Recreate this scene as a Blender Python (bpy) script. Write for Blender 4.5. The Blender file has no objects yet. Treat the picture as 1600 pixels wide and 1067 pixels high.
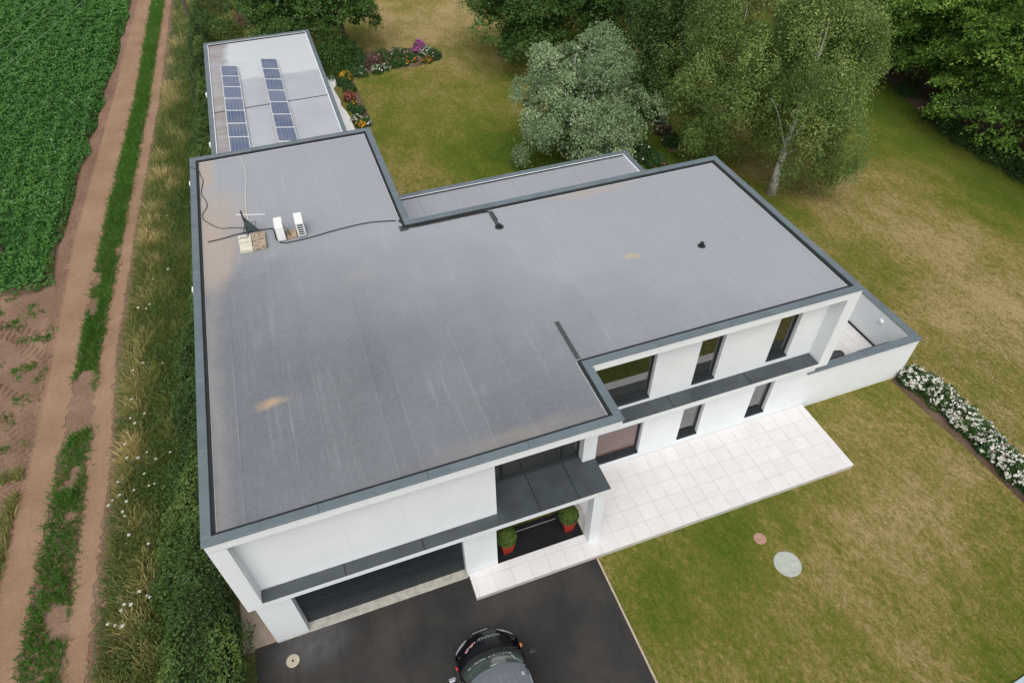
import bpy, bmesh, math, random
import numpy as np
from mathutils import Vector, Matrix

scene = bpy.context.scene
COL = scene.collection
R = math.radians

# ---------------------------------------------------------------- camera
FPX, CX, CY, CZ = 1033.025, 4.259, -9.181, 20.213
PITCH, YAW, ROLL = R(45.205), R(19.17), R(-0.844)
fw = Vector((math.sin(YAW)*math.cos(PITCH), math.cos(YAW)*math.cos(PITCH), -math.sin(PITCH)))
rt = Vector((math.cos(YAW), -math.sin(YAW), 0))
up = rt.cross(fw)
rt2 = rt*math.cos(ROLL) + up*math.sin(ROLL)
up2 = up*math.cos(ROLL) - rt*math.sin(ROLL)
cam_data = bpy.data.cameras.new('camera')
cam_data.sensor_width = 36.0
cam_data.lens = FPX/1600*36
cam_data.clip_start = 0.1
cam_data.clip_end = 2000
cam = bpy.data.objects.new('camera', cam_data)
COL.objects.link(cam)
M = Matrix((rt2, up2, -fw)).transposed().to_4x4()
M.translation = Vector((CX, CY, CZ))
cam.matrix_world = M
scene.camera = cam

# ---------------------------------------------------------------- sky, sun, exposure
SUN_DIR = Vector((-0.16, -0.50, 0.86)).normalized()      # towards the sun
world = bpy.data.worlds.new('World')
scene.world = world
world.use_nodes = True
wn = world.node_tree.nodes
wl = world.node_tree.links
bg = wn['Background']
sky = wn.new('ShaderNodeTexSky')
sky.sky_type = 'NISHITA'
sky.sun_disc = False
sky.sun_elevation = math.asin(SUN_DIR.z)
sky.sun_rotation = math.atan2(SUN_DIR.x, SUN_DIR.y)
sky.air_density = 1.0
sky.dust_density = 4.0
sky.ozone_density = 1.0
hs = wn.new('ShaderNodeHueSaturation')
hs.inputs['Saturation'].default_value = 0.33
wl.new(sky.outputs[0], hs.inputs['Color'])
wl.new(hs.outputs[0], bg.inputs['Color'])
bg.inputs['Strength'].default_value = 0.15
sun_data = bpy.data.lights.new('sun', 'SUN')
sun_data.energy = 1.5
sun_data.angle = R(50)
sun_data.color = (1.0, 0.97, 0.93)
sun = bpy.data.objects.new('sun', sun_data)
COL.objects.link(sun)
sun.rotation_euler = SUN_DIR.to_track_quat('Z', 'Y').to_euler()
vs = scene.view_settings
vs.view_transform = 'Standard'
vs.look = 'None'
vs.exposure = 0.03
vs.gamma = 1.0
vs.use_curve_mapping = False
scene.cycles.use_denoising = True
scene.cycles.max_bounces = 6
scene.cycles.diffuse_bounces = 3
scene.cycles.glossy_bounces = 3
scene.cycles.transmission_bounces = 4
scene.cycles.transparent_max_bounces = 6

rng = np.random.default_rng(11)
random.seed(5)


def at(px, py, z=0.0):
    """ground (or height z) point under a photograph pixel"""
    d = rt2*((px-800)/FPX) - up2*((py-533.5)/FPX) + fw
    t = (z-CZ)/d.z
    return (CX+d.x*t, CY+d.y*t)

# ---------------------------------------------------------------- materials
MATS = {}


class NT:
    def __init__(self, name):
        self.m = bpy.data.materials.new(name)
        self.m.use_nodes = True
        self.t = self.m.node_tree
        self.n = self.t.nodes
        self.b = self.n['Principled BSDF']
        self.out = self.n['Material Output']
        MATS[name] = self.m

    def link(self, a, b):
        self.t.links.new(a, b)

    def new(self, kind, **kw):
        nd = self.n.new('ShaderNode'+kind)
        for k, v in kw.items():
            setattr(nd, k, v)
        return nd

    def pos(self):
        return self.new('NewGeometry').outputs['Position']

    def obj(self):
        return self.new('TexCoord').outputs['Object']

    def mapped(self, vec, scale=(1, 1, 1), rot=(0, 0, 0), loc=(0, 0, 0)):
        mp = self.new('Mapping')
        mp.inputs['Scale'].default_value = scale
        mp.inputs['Rotation'].default_value = rot
        mp.inputs['Location'].default_value = loc
        self.link(vec, mp.inputs['Vector'])
        return mp.outputs[0]

    def noise(self, vec, scale, detail=4, rough=0.55, dist=0.0):
        nz = self.new('TexNoise')
        nz.inputs['Scale'].default_value = scale
        nz.inputs['Detail'].default_value = detail
        nz.inputs['Roughness'].default_value = rough
        nz.inputs['Distortion'].default_value = dist
        self.link(vec, nz.inputs['Vector'])
        return nz.outputs['Fac']

    def ramp(self, fac, stops, interp='LINEAR'):
        r = self.new('ValToRGB')
        r.color_ramp.interpolation = interp
        e = r.color_ramp.elements
        while len(e) < len(stops):
            e.new(0.5)
        for el, (p, c) in zip(e, stops):
            el.position = p
            el.color = (c, c, c, 1) if isinstance(c, (int, float)) else tuple(c)+(1,)
        self.link(fac, r.inputs[0])
        return r.outputs[0]

    def mix(self, fac, a, b, mode='MIX'):
        mx = self.new('Mix', data_type='RGBA', blend_type=mode)
        for sock, v in ((mx.inputs[0], fac), (mx.inputs[6], a), (mx.inputs[7], b)):
            if hasattr(v, 'is_linked'):
                self.link(v, sock)
            elif isinstance(v, (int, float)):
                sock.default_value = v if sock == mx.inputs[0] else (v, v, v, 1)
            else:
                sock.default_value = tuple(v)+(1,)
        return mx.outputs[2]

    def math(self, op, a, b=0.0, c=None):
        nd = self.new('Math', operation=op)
        for i, v in enumerate((a, b, c)):
            if v is None:
                continue
            if hasattr(v, 'is_linked'):
                self.link(v, nd.inputs[i])
            else:
                nd.inputs[i].default_value = v
        return nd.outputs[0]

    def spot(self, vec, centre, radius, soft, stretch=(1, 1, 1)):
        """mask 1 inside an ellipse round centre, 0 outside"""
        loc = tuple(-c*s for c, s in zip(centre, stretch))
        v = self.mapped(vec, stretch, loc=loc)
        ln = self.new('VectorMath', operation='LENGTH')
        self.link(v, ln.inputs[0])
        mr = self.new('MapRange', interpolation_type='SMOOTHSTEP')
        mr.inputs['From Min'].default_value = radius+soft
        mr.inputs['From Max'].default_value = radius-soft
        self.link(ln.outputs['Value'], mr.inputs['Value'])
        return mr.outputs[0]

    def bump(self, h, strength=0.3, dist=0.02):
        bp = self.new('Bump')
        bp.inputs['Strength'].default_value = strength
        bp.inputs['Distance'].default_value = dist
        self.link(h, bp.inputs['Height'])
        self.link(bp.outputs[0], self.b.inputs['Normal'])

    def color(self, c):
        if hasattr(c, 'is_linked'):
            self.link(c, self.b.inputs['Base Color'])
        else:
            self.b.inputs['Base Color'].default_value = tuple(c)+(1,)

    def set(self, rough=None, metal=None, spec=None, ior=None, coat=None):
        i = self.b.inputs
        if rough is not None: i['Roughness'].default_value = rough
        if metal is not None: i['Metallic'].default_value = metal
        if spec is not None: i['Specular IOR Level'].default_value = spec
        if ior is not None: i['IOR'].default_value = ior
        if coat is not None: i['Coat Weight'].default_value = coat


def simple(name, c, rough=0.6, metal=0.0, spec=0.5, var=0.15, scale=6.0, bump=0.0, bscale=40.0):
    t = NT(name)
    v = t.noise(t.pos(), scale, 5)
    t.color(t.mix(t.ramp(v, [(0.3, 0.0), (0.7, 1.0)]), [k*(1-var) for k in c], [min(1, k*(1+var)) for k in c]))
    t.set(rough, metal, spec)
    if bump:
        t.bump(t.noise(t.pos(), bscale, 4), bump, 0.01)
    return t.m


def m_render_wall():
    t = NT('white_render')
    p = t.pos()
    v = t.noise(p, 1.2, 5)
    streak = t.noise(t.mapped(p, (5, 5, 0.35)), 1.6, 4)
    c = t.mix(t.ramp(v, [(0.35, 0.0), (0.75, 1.0)]), (0.735, 0.768, 0.785), (0.785, 0.812, 0.825))
    c = t.mix(t.math('MULTIPLY', t.ramp(streak, [(0.55, 0.0), (0.8, 1.0)]), 0.35), c, (0.66, 0.67, 0.66))
    drip = t.noise(t.mapped(p, (9, 9, 0.12)), 1.0, 4, 0.7)
    c = t.mix(t.math('MULTIPLY', t.ramp(drip, [(0.60, 0.0), (0.78, 1.0)]), 0.22), c, (0.50, 0.51, 0.50))
    sz = t.new('SeparateXYZ'); t.link(p, sz.inputs[0])
    foot = t.math('SUBTRACT', t.ramp(t.math('MULTIPLY', sz.outputs['Z'], 1.0), [(0.02, 1.0), (0.55, 0.0)]), t.ramp(t.noise(p, 5.0, 5, 0.7), [(0.3, 0.0), (0.7, 0.8)]))
    c = t.mix(t.math('MULTIPLY', t.math('MAXIMUM', foot, 0.0), 0.35), c, (0.46, 0.43, 0.37))
    t.color(c)
    t.set(0.85, spec=0.25)
    t.bump(t.noise(p, 90, 3), 0.12, 0.004)


def m_roof(name='roof_membrane', pale=0.0):
    t = NT(name)
    p = t.pos()
    oi = t.new('ObjectInfo')
    base = t.mix(t.ramp(t.noise(p, 0.35, 6, 0.6), [(0.3, 0.0), (0.72, 1.0)]), (0.114, 0.123, 0.138), (0.160, 0.171, 0.189))
    # each laid sheet a shade of its own
    base = t.mix(t.math('MULTIPLY', oi.outputs['Random'], 0.16 if not pale else 0.0), base, (0.30, 0.305, 0.315))
    # wash streaks along the fall of the roof
    st = t.noise(t.mapped(p, (7.0, 0.35, 1), rot=(0, 0, 0.03)), 1.0, 5, 0.65, 0.4)
    patch = t.noise(p, 0.3, 5, 0.65)
    base = t.mix(t.math('MULTIPLY', t.math('MULTIPLY', t.ramp(st, [(0.53, 0.0), (0.72, 1.0)]), t.ramp(patch, [(0.42, 0.0), (0.62, 1.0)])), 0.45), base, (0.34, 0.35, 0.365))
    st2 = t.noise(t.mapped(p, (0.22, 4.0, 1)), 1.0, 5, 0.6, 0.6)
    base = t.mix(t.math('MULTIPLY', t.ramp(st2, [(0.56, 0.0), (0.74, 1.0)]), 0.3), base, (0.125, 0.13, 0.14))
    fine = t.noise(p, 14, 6, 0.7)
    base = t.mix(t.math('MULTIPLY', t.ramp(fine, [(0.4, 0.0), (0.7, 1.0)]), 0.22), base, (0.33, 0.33, 0.335))
    # the membrane gets paler towards the far right end
    sx = t.new('SeparateXYZ'); t.link(p, sx.inputs[0])
    bl = t.math('ADD', t.math('MULTIPLY', sx.outputs['X'], 0.047), t.math('MULTIPLY', sx.outputs['Y'], 0.062))
    bl = t.math('ADD', bl, t.math('MULTIPLY', t.math('SUBTRACT', patch, 0.5), 0.4))
    base = t.mix(t.math('MULTIPLY', t.ramp(bl, [(0.45, 0.0), (1.25, 1.0)]), 0.62), base, (0.385, 0.405, 0.435))
    # silt stains with their own outlines
    wob = t.new('TexNoise')
    wob.inputs['Scale'].default_value = 1.1
    wob.inputs['Detail'].default_value = 4
    t.link(p, wob.inputs['Vector'])
    vm = t.new('VectorMath', operation='SCALE')
    vm.inputs['Scale'].default_value = 0.9
    t.link(wob.outputs['Color'], vm.inputs[0])
    va = t.new('VectorMath', operation='ADD')
    t.link(p, va.inputs[0]); t.link(vm.outputs[0], va.inputs[1])
    vs_ = t.new('VectorMath', operation='SUBTRACT')
    t.link(va.outputs[0], vs_.inputs[0]); vs_.inputs[1].default_value = (0.45, 0.45, 0.45)
    w = vs_.outputs[0]
    def stain(c, col, ctr, r, soft, stretch, k):
        nonlocal_c = t.math('MULTIPLY', t.spot(w, ctr, r, soft, stretch), k)
        return t.mix(nonlocal_c, c, col)
    Z = 6.4
    tan = (0.40, 0.325, 0.26)
    base = stain(base, tan, (0.62, 11.2, Z), 1.0, 0.45, (1.5, 0.55, 0.2), 0.75)
    base = stain(base, tan, (0.75, 13.6, Z), 1.0, 0.5, (0.95, 0.6, 0.2), 0.62)
    base = stain(base, tan, (0.45, 16.9, Z), 0.8, 0.5, (2.0, 0.6, 0.2), 0.8)
    base = stain(base, (0.56, 0.38, 0.20), (1.93, 3.83, Z), 0.22, 0.24, (0.75, 1.5, 0.2), 0.62)
    base = stain(base, (0.45, 0.36, 0.25), (13.9, 6.12, Z), 0.2, 0.1, (0.6, 1.6, 0.2), 0.8)
    base = stain(base, (0.36, 0.33, 0.25), (5.1, 8.3, Z), 0.4, 0.3, (0.9, 1.5, 0.2), 0.2)
    base = stain(base, tan, (14.2, 10.3, Z), 0.5, 0.3, (0.35, 1.7, 0.2), 0.5)
    base = stain(base, (0.32, 0.30, 0.27), (0.4, 5.0, Z), 0.6, 0.5, (2.4, 0.12, 0.2), 0.45)
    base = stain(base, (0.30, 0.265, 0.22), (7.8, 0.45, Z), 0.5, 0.4, (0.25, 1.9, 0.2), 0.4)
    if pale:
        base = t.mix(t.math('MULTIPLY', t.ramp(st, [(0.42, 0.3), (0.66, 1.0)]), pale), base, (0.46, 0.465, 0.47))
    t.color(base)
    t.link(t.ramp(t.noise(p, 9.0, 4), [(0.3, 0.50), (0.7, 0.62)]), t.b.inputs['Roughness'])
    t.set(spec=0.5, ior=1.5)
    hh = t.noise(p, 3.0, 6, 0.6)
    t.bump(hh, 0.10, 0.03)


def m_ext_roof():
    """paler coated roof of the low wing: whiter beyond a line, silted along its edge"""
    t = NT('coated_roof')
    p = t.pos()
    base = t.mix(t.ramp(t.noise(p, 0.6, 5), [(0.3, 0.0), (0.7, 1.0)]), (0.36, 0.375, 0.40), (0.42, 0.435, 0.46))
    sx = t.new('SeparateXYZ'); t.link(p, sx.inputs[0])
    wob = t.math('MULTIPLY', t.math('SUBTRACT', t.noise(p, 0.9, 4), 0.5), 1.1)
    yy = t.math('ADD', sx.outputs['Y'], wob)
    white = t.ramp(t.math('DIVIDE', t.math('SUBTRACT', yy, 33.0), 0.9), [(0.3, 0.0), (0.7, 1.0)])
    xx = t.math('ADD', sx.outputs['X'], wob)
    notsilt = t.ramp(t.math('DIVIDE', t.math('SUBTRACT', xx, 0.9), 0.8), [(0.2, 0.0), (0.8, 1.0)])
    base = t.mix(t.math('MULTIPLY', white, notsilt), base, (0.52, 0.55, 0.56))
    silt = t.math('SUBTRACT', 1.0, notsilt)
    st = t.noise(t.mapped(p, (0.6, 2.5, 1)), 0.8, 5)
    base = t.mix(t.math('MULTIPLY', silt, t.ramp(st, [(0.35, 0.25), (0.65, 0.9)])), base, (0.27, 0.225, 0.20))
    rings = t.noise(t.mapped(p, (0.4, 3.0, 1)), 0.9, 6, 0.6, 0.5)
    base = t.mix(t.math('MULTIPLY', t.ramp(rings, [(0.58, 0.0), (0.7, 1.0)]), 0.3), base, (0.33, 0.33, 0.33))
    t.color(base)
    t.set(0.45, spec=0.5)
    t.bump(t.noise(p, 3.0, 5), 0.08, 0.02)


def m_lawn():
    t = NT('lawn_grass')
    p = t.pos()
    s = t.new('SeparateXYZ'); t.link(p, s.inputs[0])
    big = t.noise(p, 0.16, 5, 0.6, 0.3)
    mid = t.noise(t.mapped(p, (1.0, 0.42, 1), rot=(0, 0, 0.55)), 0.85, 5, 0.65, 0.4)
    small = t.noise(t.mapped(p, (1.0, 0.5, 1), rot=(0, 0, 0.7)), 6.0, 5, 0.75)
    tiny = t.noise(t.mapped(p, (1.0, 0.55, 1), rot=(0, 0, 0.8)), 22.0, 3, 0.7)
    f = t.math('ADD', t.math('MULTIPLY', big, 0.62), t.math('MULTIPLY', mid, 0.38))
    f = t.math('ADD', f, t.math('MULTIPLY', t.math('SUBTRACT', small, 0.5), 0.62))
    f = t.math('ADD', f, t.math('MULTIPLY', t.math('SUBTRACT', tiny, 0.5), 0.55))
    # greener turf where it is watered or less parched
    gsum = None
    for ctr, r, soft, stre, k in (
            ((41.0, 17.0, 0), 1.0, 0.8, (0.20, 0.055, 0.1), 0.24),
            ((17.0, 25.5, 0), 1.0, 0.9, (0.30, 0.24, 0.1), 0.20),
            ((13.0, 27.0, 0), 1.0, 0.9, (0.30, 0.13, 0.1), 0.07),
            ((17.0, -1.1, 0), 1.0, 0.8, (0.16, 0.62, 0.1), 0.11),
            ((22.5, 0.6, 0), 1.0, 0.9, (0.40, 0.45, 0.1), 0.09),
            ((10.9, -2.4, 0), 1.0, 0.9, (0.8, 0.45, 0.1), 0.07),
            ((25.5, 13.5, 0), 1.0, 0.9, (0.30, 0.12, 0.1), 0.14),
            ((13.5, -4.5, 0), 1.0, 0.9, (0.25, 0.3, 0.1), 0.02),
            ((25.0, 22.5, 0), 1.0, 0.9, (0.40, 0.2, 0.1), 0.2)):
        g = t.math('MULTIPLY', t.spot(p, ctr, r, soft, stre), k)
        gsum = g if gsum is None else t.math('ADD', gsum, g)
    for ctr, r, soft, stre, k in (
            ((32.0, 9.0, 0), 1.0, 0.9, (0.12, 0.08, 0.1), 0.115),
            ((21.5, -1.0, 0), 1.0, 0.9, (0.34, 0.40, 0.1), 0.14),
            ((12.5, 21.0, 0), 1.0, 0.9, (0.30, 0.30, 0.1), 0.07),
            ((14.0, 48.0, 0), 1.0, 0.9, (0.10, 0.16, 0.1), 0.12)):
        g = t.math('MULTIPLY', t.spot(p, ctr, r, soft, stre), k)
        gsum = t.math('SUBTRACT', gsum, g)
    f = t.math('SUBTRACT', f, gsum)
    c = t.ramp(f, [(0.10, (0.045, 0.088, 0.010)), (0.32, (0.094, 0.132, 0.018)), (0.46, (0.152, 0.156, 0.030)), (0.56, (0.238, 0.198, 0.064)), (0.72, (0.40, 0.30, 0.145))])
    t.color(c)
    t.set(1.0, spec=0.03)
    t.bump(t.math('ADD', t.noise(p, 24, 3, 0.7), small), 0.9, 0.06)


def m_soil(name, a, b, c2, scale=1.0):
    t = NT(name)
    p = t.pos()
    f = t.math('ADD', t.math('MULTIPLY', t.noise(p, 0.5*scale, 5), 0.6), t.math('MULTIPLY', t.noise(p, 7*scale, 6, 0.7), 0.4))
    c = t.ramp(f, [(0.3, a), (0.5, b), (0.68, c2)])
    peb = t.noise(p, 45, 2)
    c = t.mix(t.ramp(peb, [(0.68, 0.0), (0.72, 0.5)]), c, [min(1, k*1.5) for k in c2])
    t.color(c)
    t.set(0.95, spec=0.1)
    t.bump(t.math('ADD', t.noise(p, 9*scale, 6, 0.7), t.noise(t.mapped(p, (3, 0.6, 1)), 2.0, 4)), 0.8, 0.05)


def m_asphalt():
    t = NT('asphalt')
    p = t.pos()
    g = t.noise(p, 160, 2)
    c = t.mix(t.ramp(g, [(0.35, 0.0), (0.75, 1.0)]), (0.016, 0.0155, 0.015), (0.036, 0.0345, 0.032))
    big = t.noise(p, 0.45, 5, 0.6)
    c = t.mix(t.math('MULTIPLY', t.ramp(big, [(0.4, 0.0), (0.75, 1.0)]), 0.6), c, (0.075, 0.068, 0.06))
    c = t.mix(t.math('MULTIPLY', t.spot(p, (1.1, 0.05, 0), 0.7, 0.5, (0.8, 1.0, 1)), t.math('MULTIPLY', t.noise(p, 3, 5), 0.7)), c, (0.16, 0.16, 0.16))
    tr_ = t.noise(t.mapped(p, (3.2, 0.12, 1)), 1.0, 4, 0.6)
    c = t.mix(t.math('MULTIPLY', t.ramp(tr_, [(0.52, 0.0), (0.7, 1.0)]), 0.4), c, (0.016, 0.0155, 0.015))
    specks = t.noise(p, 26, 2, 0.4)
    c = t.mix(t.ramp(specks, [(0.73, 0.0), (0.75, 0.5)]), c, (0.22, 0.22, 0.2))
    t.color(c)
    t.set(0.8, spec=0.35)
    t.bump(g, 0.5, 0.01)


def m_tile(name, a, b):
    t = NT(name)
    p = t.pos()
    oi = t.new('ObjectInfo')
    v = t.noise(p, 3.0, 6, 0.65)
    c = t.mix(t.ramp(v, [(0.3, 0.0), (0.7, 1.0)]), a, b)
    c = t.mix(t.math('MULTIPLY', oi.outputs['Random'], 0.25), c, [k*0.88 for k in a])
    dirt = t.noise(p, 0.8, 5)
    c = t.mix(t.math('MULTIPLY', t.ramp(dirt, [(0.5, 0.0), (0.8, 1.0)]), 0.22), c, (0.52, 0.50, 0.46))
    t.color(c)
    t.set(0.42, spec=0.45)


def m_glass(name, c=(0.012, 0.014, 0.012), ior=2.5, rough=0.02):
    t = NT(name)
    t.color(c)
    t.set(rough, spec=0.5, ior=ior)


def m_clear(name):
    """clear pane: mirror-like reflection over a see-through tint"""
    t = NT(name)
    gl = t.new('BsdfGlossy'); gl.inputs['Roughness'].default_value = 0.02
    tr = t.new('BsdfTransparent'); tr.inputs['Color'].default_value = (0.75, 0.78, 0.77, 1)
    fr = t.new('Fresnel'); fr.inputs['IOR'].default_value = 2.1
    mx = t.new('MixShader')
    ge = t.new('NewGeometry')
    t.link(t.math('MULTIPLY', fr.outputs[0], t.math('SUBTRACT', 1.0, ge.outputs['Backfacing'])), mx.inputs[0]); t.link(tr.outputs[0], mx.inputs[1]); t.link(gl.outputs[0], mx.inputs[2])
    t.link(mx.outputs[0], t.out.inputs['Surface'])


def m_leaf(name, dark, mid, light, transl=0.3, rough=0.5, spec=0.3):
    t = NT(name)
    a = t.new('Attribute'); a.attribute_name = 'tint'
    c = t.ramp(a.outputs['Fac'], [(0.0, dark), (0.5, mid), (1.0, light)])
    t.color(c)
    t.set(rough, spec=spec)
    tl = t.new('BsdfTranslucent')
    t.link(t.mix(0.35, c, light), tl.inputs['Color'])
    mx = t.new('MixShader'); mx.inputs[0].default_value = transl
    t.link(t.b.outputs[0], mx.inputs[1]); t.link(tl.outputs[0], mx.inputs[2])
    t.link(mx.outputs[0], t.out.inputs['Surface'])


m_render_wall(); m_roof(); m_roof('roof_weld', 0.22); m_ext_roof(); m_lawn(); m_asphalt()
m_soil('field_soil', (0.15, 0.095, 0.066), (0.225, 0.142, 0.10), (0.315, 0.205, 0.145))
m_soil('track_dirt', (0.225, 0.140, 0.086), (0.295, 0.188, 0.120), (0.355, 0.233, 0.158))
m_soil('bed_soil', (0.07, 0.045, 0.03), (0.12, 0.08, 0.055), (0.2, 0.14, 0.1), 1.5)
m_soil('verge_ground', (0.06, 0.07, 0.02), (0.10, 0.11, 0.035), (0.20, 0.17, 0.08), 1.2)
m_tile('terrace_tile', (0.635, 0.622, 0.612), (0.70, 0.688, 0.678))
m_glass('window_glass')
m_glass('car_glass', (0.10, 0.135, 0.122), 1.8, 0.06)
m_clear('clear_glass')
simple('coping_metal', (0.125, 0.155, 0.172), 0.38, 0.0, 0.6, 0.13, 1.5)
simple('black_bitumen', (0.016, 0.017, 0.018), 0.6, var=0.3)
simple('slate_panel', (0.050, 0.062, 0.068), 0.42, 0.0, 0.5, 0.22, 1.6)
simple('anthracite_frame', (0.022, 0.027, 0.032), 0.45, var=0.1)
simple('garage_door_paint', (0.013, 0.019, 0.026), 0.45, spec=0.4, var=0.08)
simple('concrete', (0.40, 0.385, 0.34), 0.9, spec=0.2, var=0.2, scale=5, bump=0.2)
simple('path_concrete', (0.33, 0.265, 0.21), 0.9, spec=0.2, var=0.22, scale=3, bump=0.2)
simple('clean_block', (0.60, 0.57, 0.47), 0.9, spec=0.2, var=0.12, scale=8, bump=0.3)
simple('grout', (0.34, 0.315, 0.28), 0.9, spec=0.15, var=0.1)
simple('doormat', (0.013, 0.014, 0.015), 0.9, spec=0.15, var=0.3, scale=30)
simple('white_plastic', (0.80, 0.80, 0.78), 0.45, var=0.05)
simple('grey_plastic', (0.28, 0.29, 0.30), 0.6, var=0.15)
simple('cable_black', (0.012, 0.012, 0.013), 0.55, var=0.2)
simple('cable_brown', (0.05, 0.04, 0.032), 0.6, var=0.2)
simple('cable_white', (0.62, 0.58, 0.48), 0.6, var=0.15)
simple('aluminium', (0.72, 0.73, 0.74), 0.35, 0.8, var=0.1)
simple('aerial_paint', (0.05, 0.075, 0.08), 0.5, 0.3, var=0.2)
simple('plywood', (0.38, 0.28, 0.18), 0.85, var=0.3, scale=14)
simple('red_glaze', (0.34, 0.035, 0.022), 0.32, var=0.15, scale=4)
simple('red_fabric', (0.52, 0.25, 0.235), 0.9, var=0.2)
simple('car_paint', (0.006, 0.007, 0.009), 0.18, spec=0.5, var=0.05)
simple('car_roof_grey', (0.115, 0.128, 0.148), 0.42, spec=0.5, var=0.08)
simple('black_trim', (0.012, 0.013, 0.014), 0.5, var=0.1)
simple('rubber', (0.012, 0.012, 0.012), 0.85, var=0.1)
simple('chrome', (0.75, 0.77, 0.78), 0.15, 1.0, var=0.03)
simple('lamp_lens', (0.70, 0.72, 0.72), 0.12, var=0.05)
simple('amber_lens', (0.75, 0.22, 0.05), 0.25, var=0.05)
simple('red_lens', (0.5, 0.04, 0.03), 0.25, var=0.05)
simple('silver_vinyl', (0.36, 0.39, 0.39), 0.3, 0.3, var=0.05)
simple('pink_vinyl', (0.42, 0.22, 0.22), 0.5, var=0.08)
simple('sticker_white', (0.50, 0.58, 0.54), 0.5, var=0.15, scale=20)
simple('sticker_pink', (0.36, 0.24, 0.23), 0.5, var=0.15, scale=20)
simple('cover_lid', (0.38, 0.405, 0.36), 0.85, var=0.14, scale=6, bump=0.2)
simple('cover_iron', (0.36, 0.21, 0.15), 0.8, var=0.2, scale=10)
simple('cover_sand', (0.44, 0.40, 0.30), 0.85, var=0.14, scale=10, bump=0.2)
simple('edging', (0.42, 0.34, 0.26), 0.85, var=0.2)
simple('white_paving', (0.80, 0.79, 0.76), 0.7, var=0.06)
simple('terrace_edge', (0.50, 0.475, 0.44), 0.8, var=0.18, scale=4)
simple('dark_cover', (0.035, 0.038, 0.042), 0.55, var=0.25, scale=5)
simple('cushion', (0.75, 0.75, 0.73), 0.9, var=0.06)
simple('bark_brown', (0.12, 0.095, 0.07), 0.9, var=0.35, scale=8, bump=0.5)
simple('bark_grey', (0.30, 0.29, 0.25), 0.9, var=0.35, scale=6, bump=0.4)
simple('slab_grey', (0.40, 0.47, 0.53), 0.6, var=0.08)
simple('flashing_dark', (0.055, 0.058, 0.062), 0.7, var=0.3, scale=12)
simple('wire_pale', (0.13, 0.22, 0.10), 0.5, var=0.05)


def m_birch():
    t = NT('bark_birch')
    p = t.pos()
    v = t.noise(t.mapped(p, (2.0, 2.0, 6.0)), 1.5, 5, 0.6)
    t.color(t.ramp(v, [(0.36, (0.07, 0.06, 0.05)), (0.44, (0.55, 0.53, 0.49)), (0.7, (0.78, 0.76, 0.72))]))
    t.set(0.8, spec=0.2)


def m_mossy():
    t = NT('mossy_block')
    p = t.pos()
    v = t.noise(p, 11, 5, 0.65)
    t.color(t.ramp(v, [(0.36, (0.13, 0.09, 0.06)), (0.48, (0.32, 0.25, 0.18)), (0.62, (0.50, 0.44, 0.35))]))
    t.set(0.95, spec=0.1)
    t.bump(v, 0.6, 0.02)


def m_solar():
    t = NT('solar_cells')
    o = t.obj()
    oi = t.new('ObjectInfo')
    w = t.new('TexWave', wave_type='BANDS', bands_direction='X')
    w.inputs['Scale'].default_value = 1.9
    t.link(o, w.inputs['Vector'])
    c = t.mix(oi.outputs['Random'], (0.05, 0.08, 0.165), (0.13, 0.16, 0.235))
    c = t.mix(t.ramp(w.outputs['Fac'], [(0.9, 0.0), (0.97, 0.7)]), c, (0.25, 0.28, 0.34))
    w2 = t.new('TexWave', wave_type='BANDS', bands_direction='Y')
    w2.inputs['Scale'].default_value = 1.9
    t.link(o, w2.inputs['Vector'])
    c = t.mix(t.ramp(w2.outputs['Fac'], [(0.93, 0.0), (0.99, 0.3)]), c, (0.16, 0.18, 0.24))
    dust = t.noise(t.pos(), 0.9, 5)
    c = t.mix(t.math('MULTIPLY', t.ramp(dust, [(0.45, 0.0), (0.7, 1.0)]), 0.4), c, (0.26, 0.26, 0.27))
    t.color(c)
    t.set(0.12, spec=0.6)


m_birch(); m_mossy(); m_solar()
m_leaf('leaf_crop', (0.027, 0.096, 0.017), (0.064, 0.185, 0.028), (0.149, 0.300, 0.064), 0.25)
m_leaf('leaf_crop_flower', (0.28, 0.36, 0.18), (0.42, 0.48, 0.28), (0.62, 0.64, 0.46), 0.2)
m_leaf('leaf_hedge', (0.027, 0.056, 0.012), (0.064, 0.124, 0.023), (0.158, 0.216, 0.049), 0.22)
m_leaf('leaf_oak', (0.024, 0.062, 0.012), (0.053, 0.122, 0.022), (0.131, 0.230, 0.052), 0.2)
m_leaf('leaf_whitebeam', (0.082, 0.135, 0.061), (0.228, 0.327, 0.164), (0.522, 0.613, 0.364), 0.2, 0.55)
m_leaf('leaf_birch', (0.063, 0.112, 0.028), (0.176, 0.268, 0.065), (0.455, 0.536, 0.187), 0.35, 0.4)
m_leaf('leaf_birch_dark', (0.034, 0.076, 0.021), (0.082, 0.152, 0.039), (0.215, 0.305, 0.102), 0.3, 0.45)
m_leaf('leaf_hornbeam', (0.044, 0.110, 0.019), (0.121, 0.251, 0.038), (0.347, 0.482, 0.084), 0.3)
m_leaf('leaf_shrub', (0.017, 0.048, 0.014), (0.044, 0.105, 0.027), (0.119, 0.212, 0.068), 0.2)
m_leaf('leaf_fresh', (0.03, 0.075, 0.015), (0.06, 0.13, 0.03), (0.13, 0.21, 0.06), 0.3)
m_leaf('leaf_box', (0.035, 0.070, 0.011), (0.077, 0.133, 0.022), (0.168, 0.238, 0.042), 0.2)
m_leaf('leaf_bronze', (0.070, 0.042, 0.028), (0.126, 0.084, 0.056), (0.224, 0.168, 0.112), 0.2)
m_leaf('grass_green', (0.049, 0.140, 0.020), (0.091, 0.223, 0.033), (0.191, 0.331, 0.075), 0.35)
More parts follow.
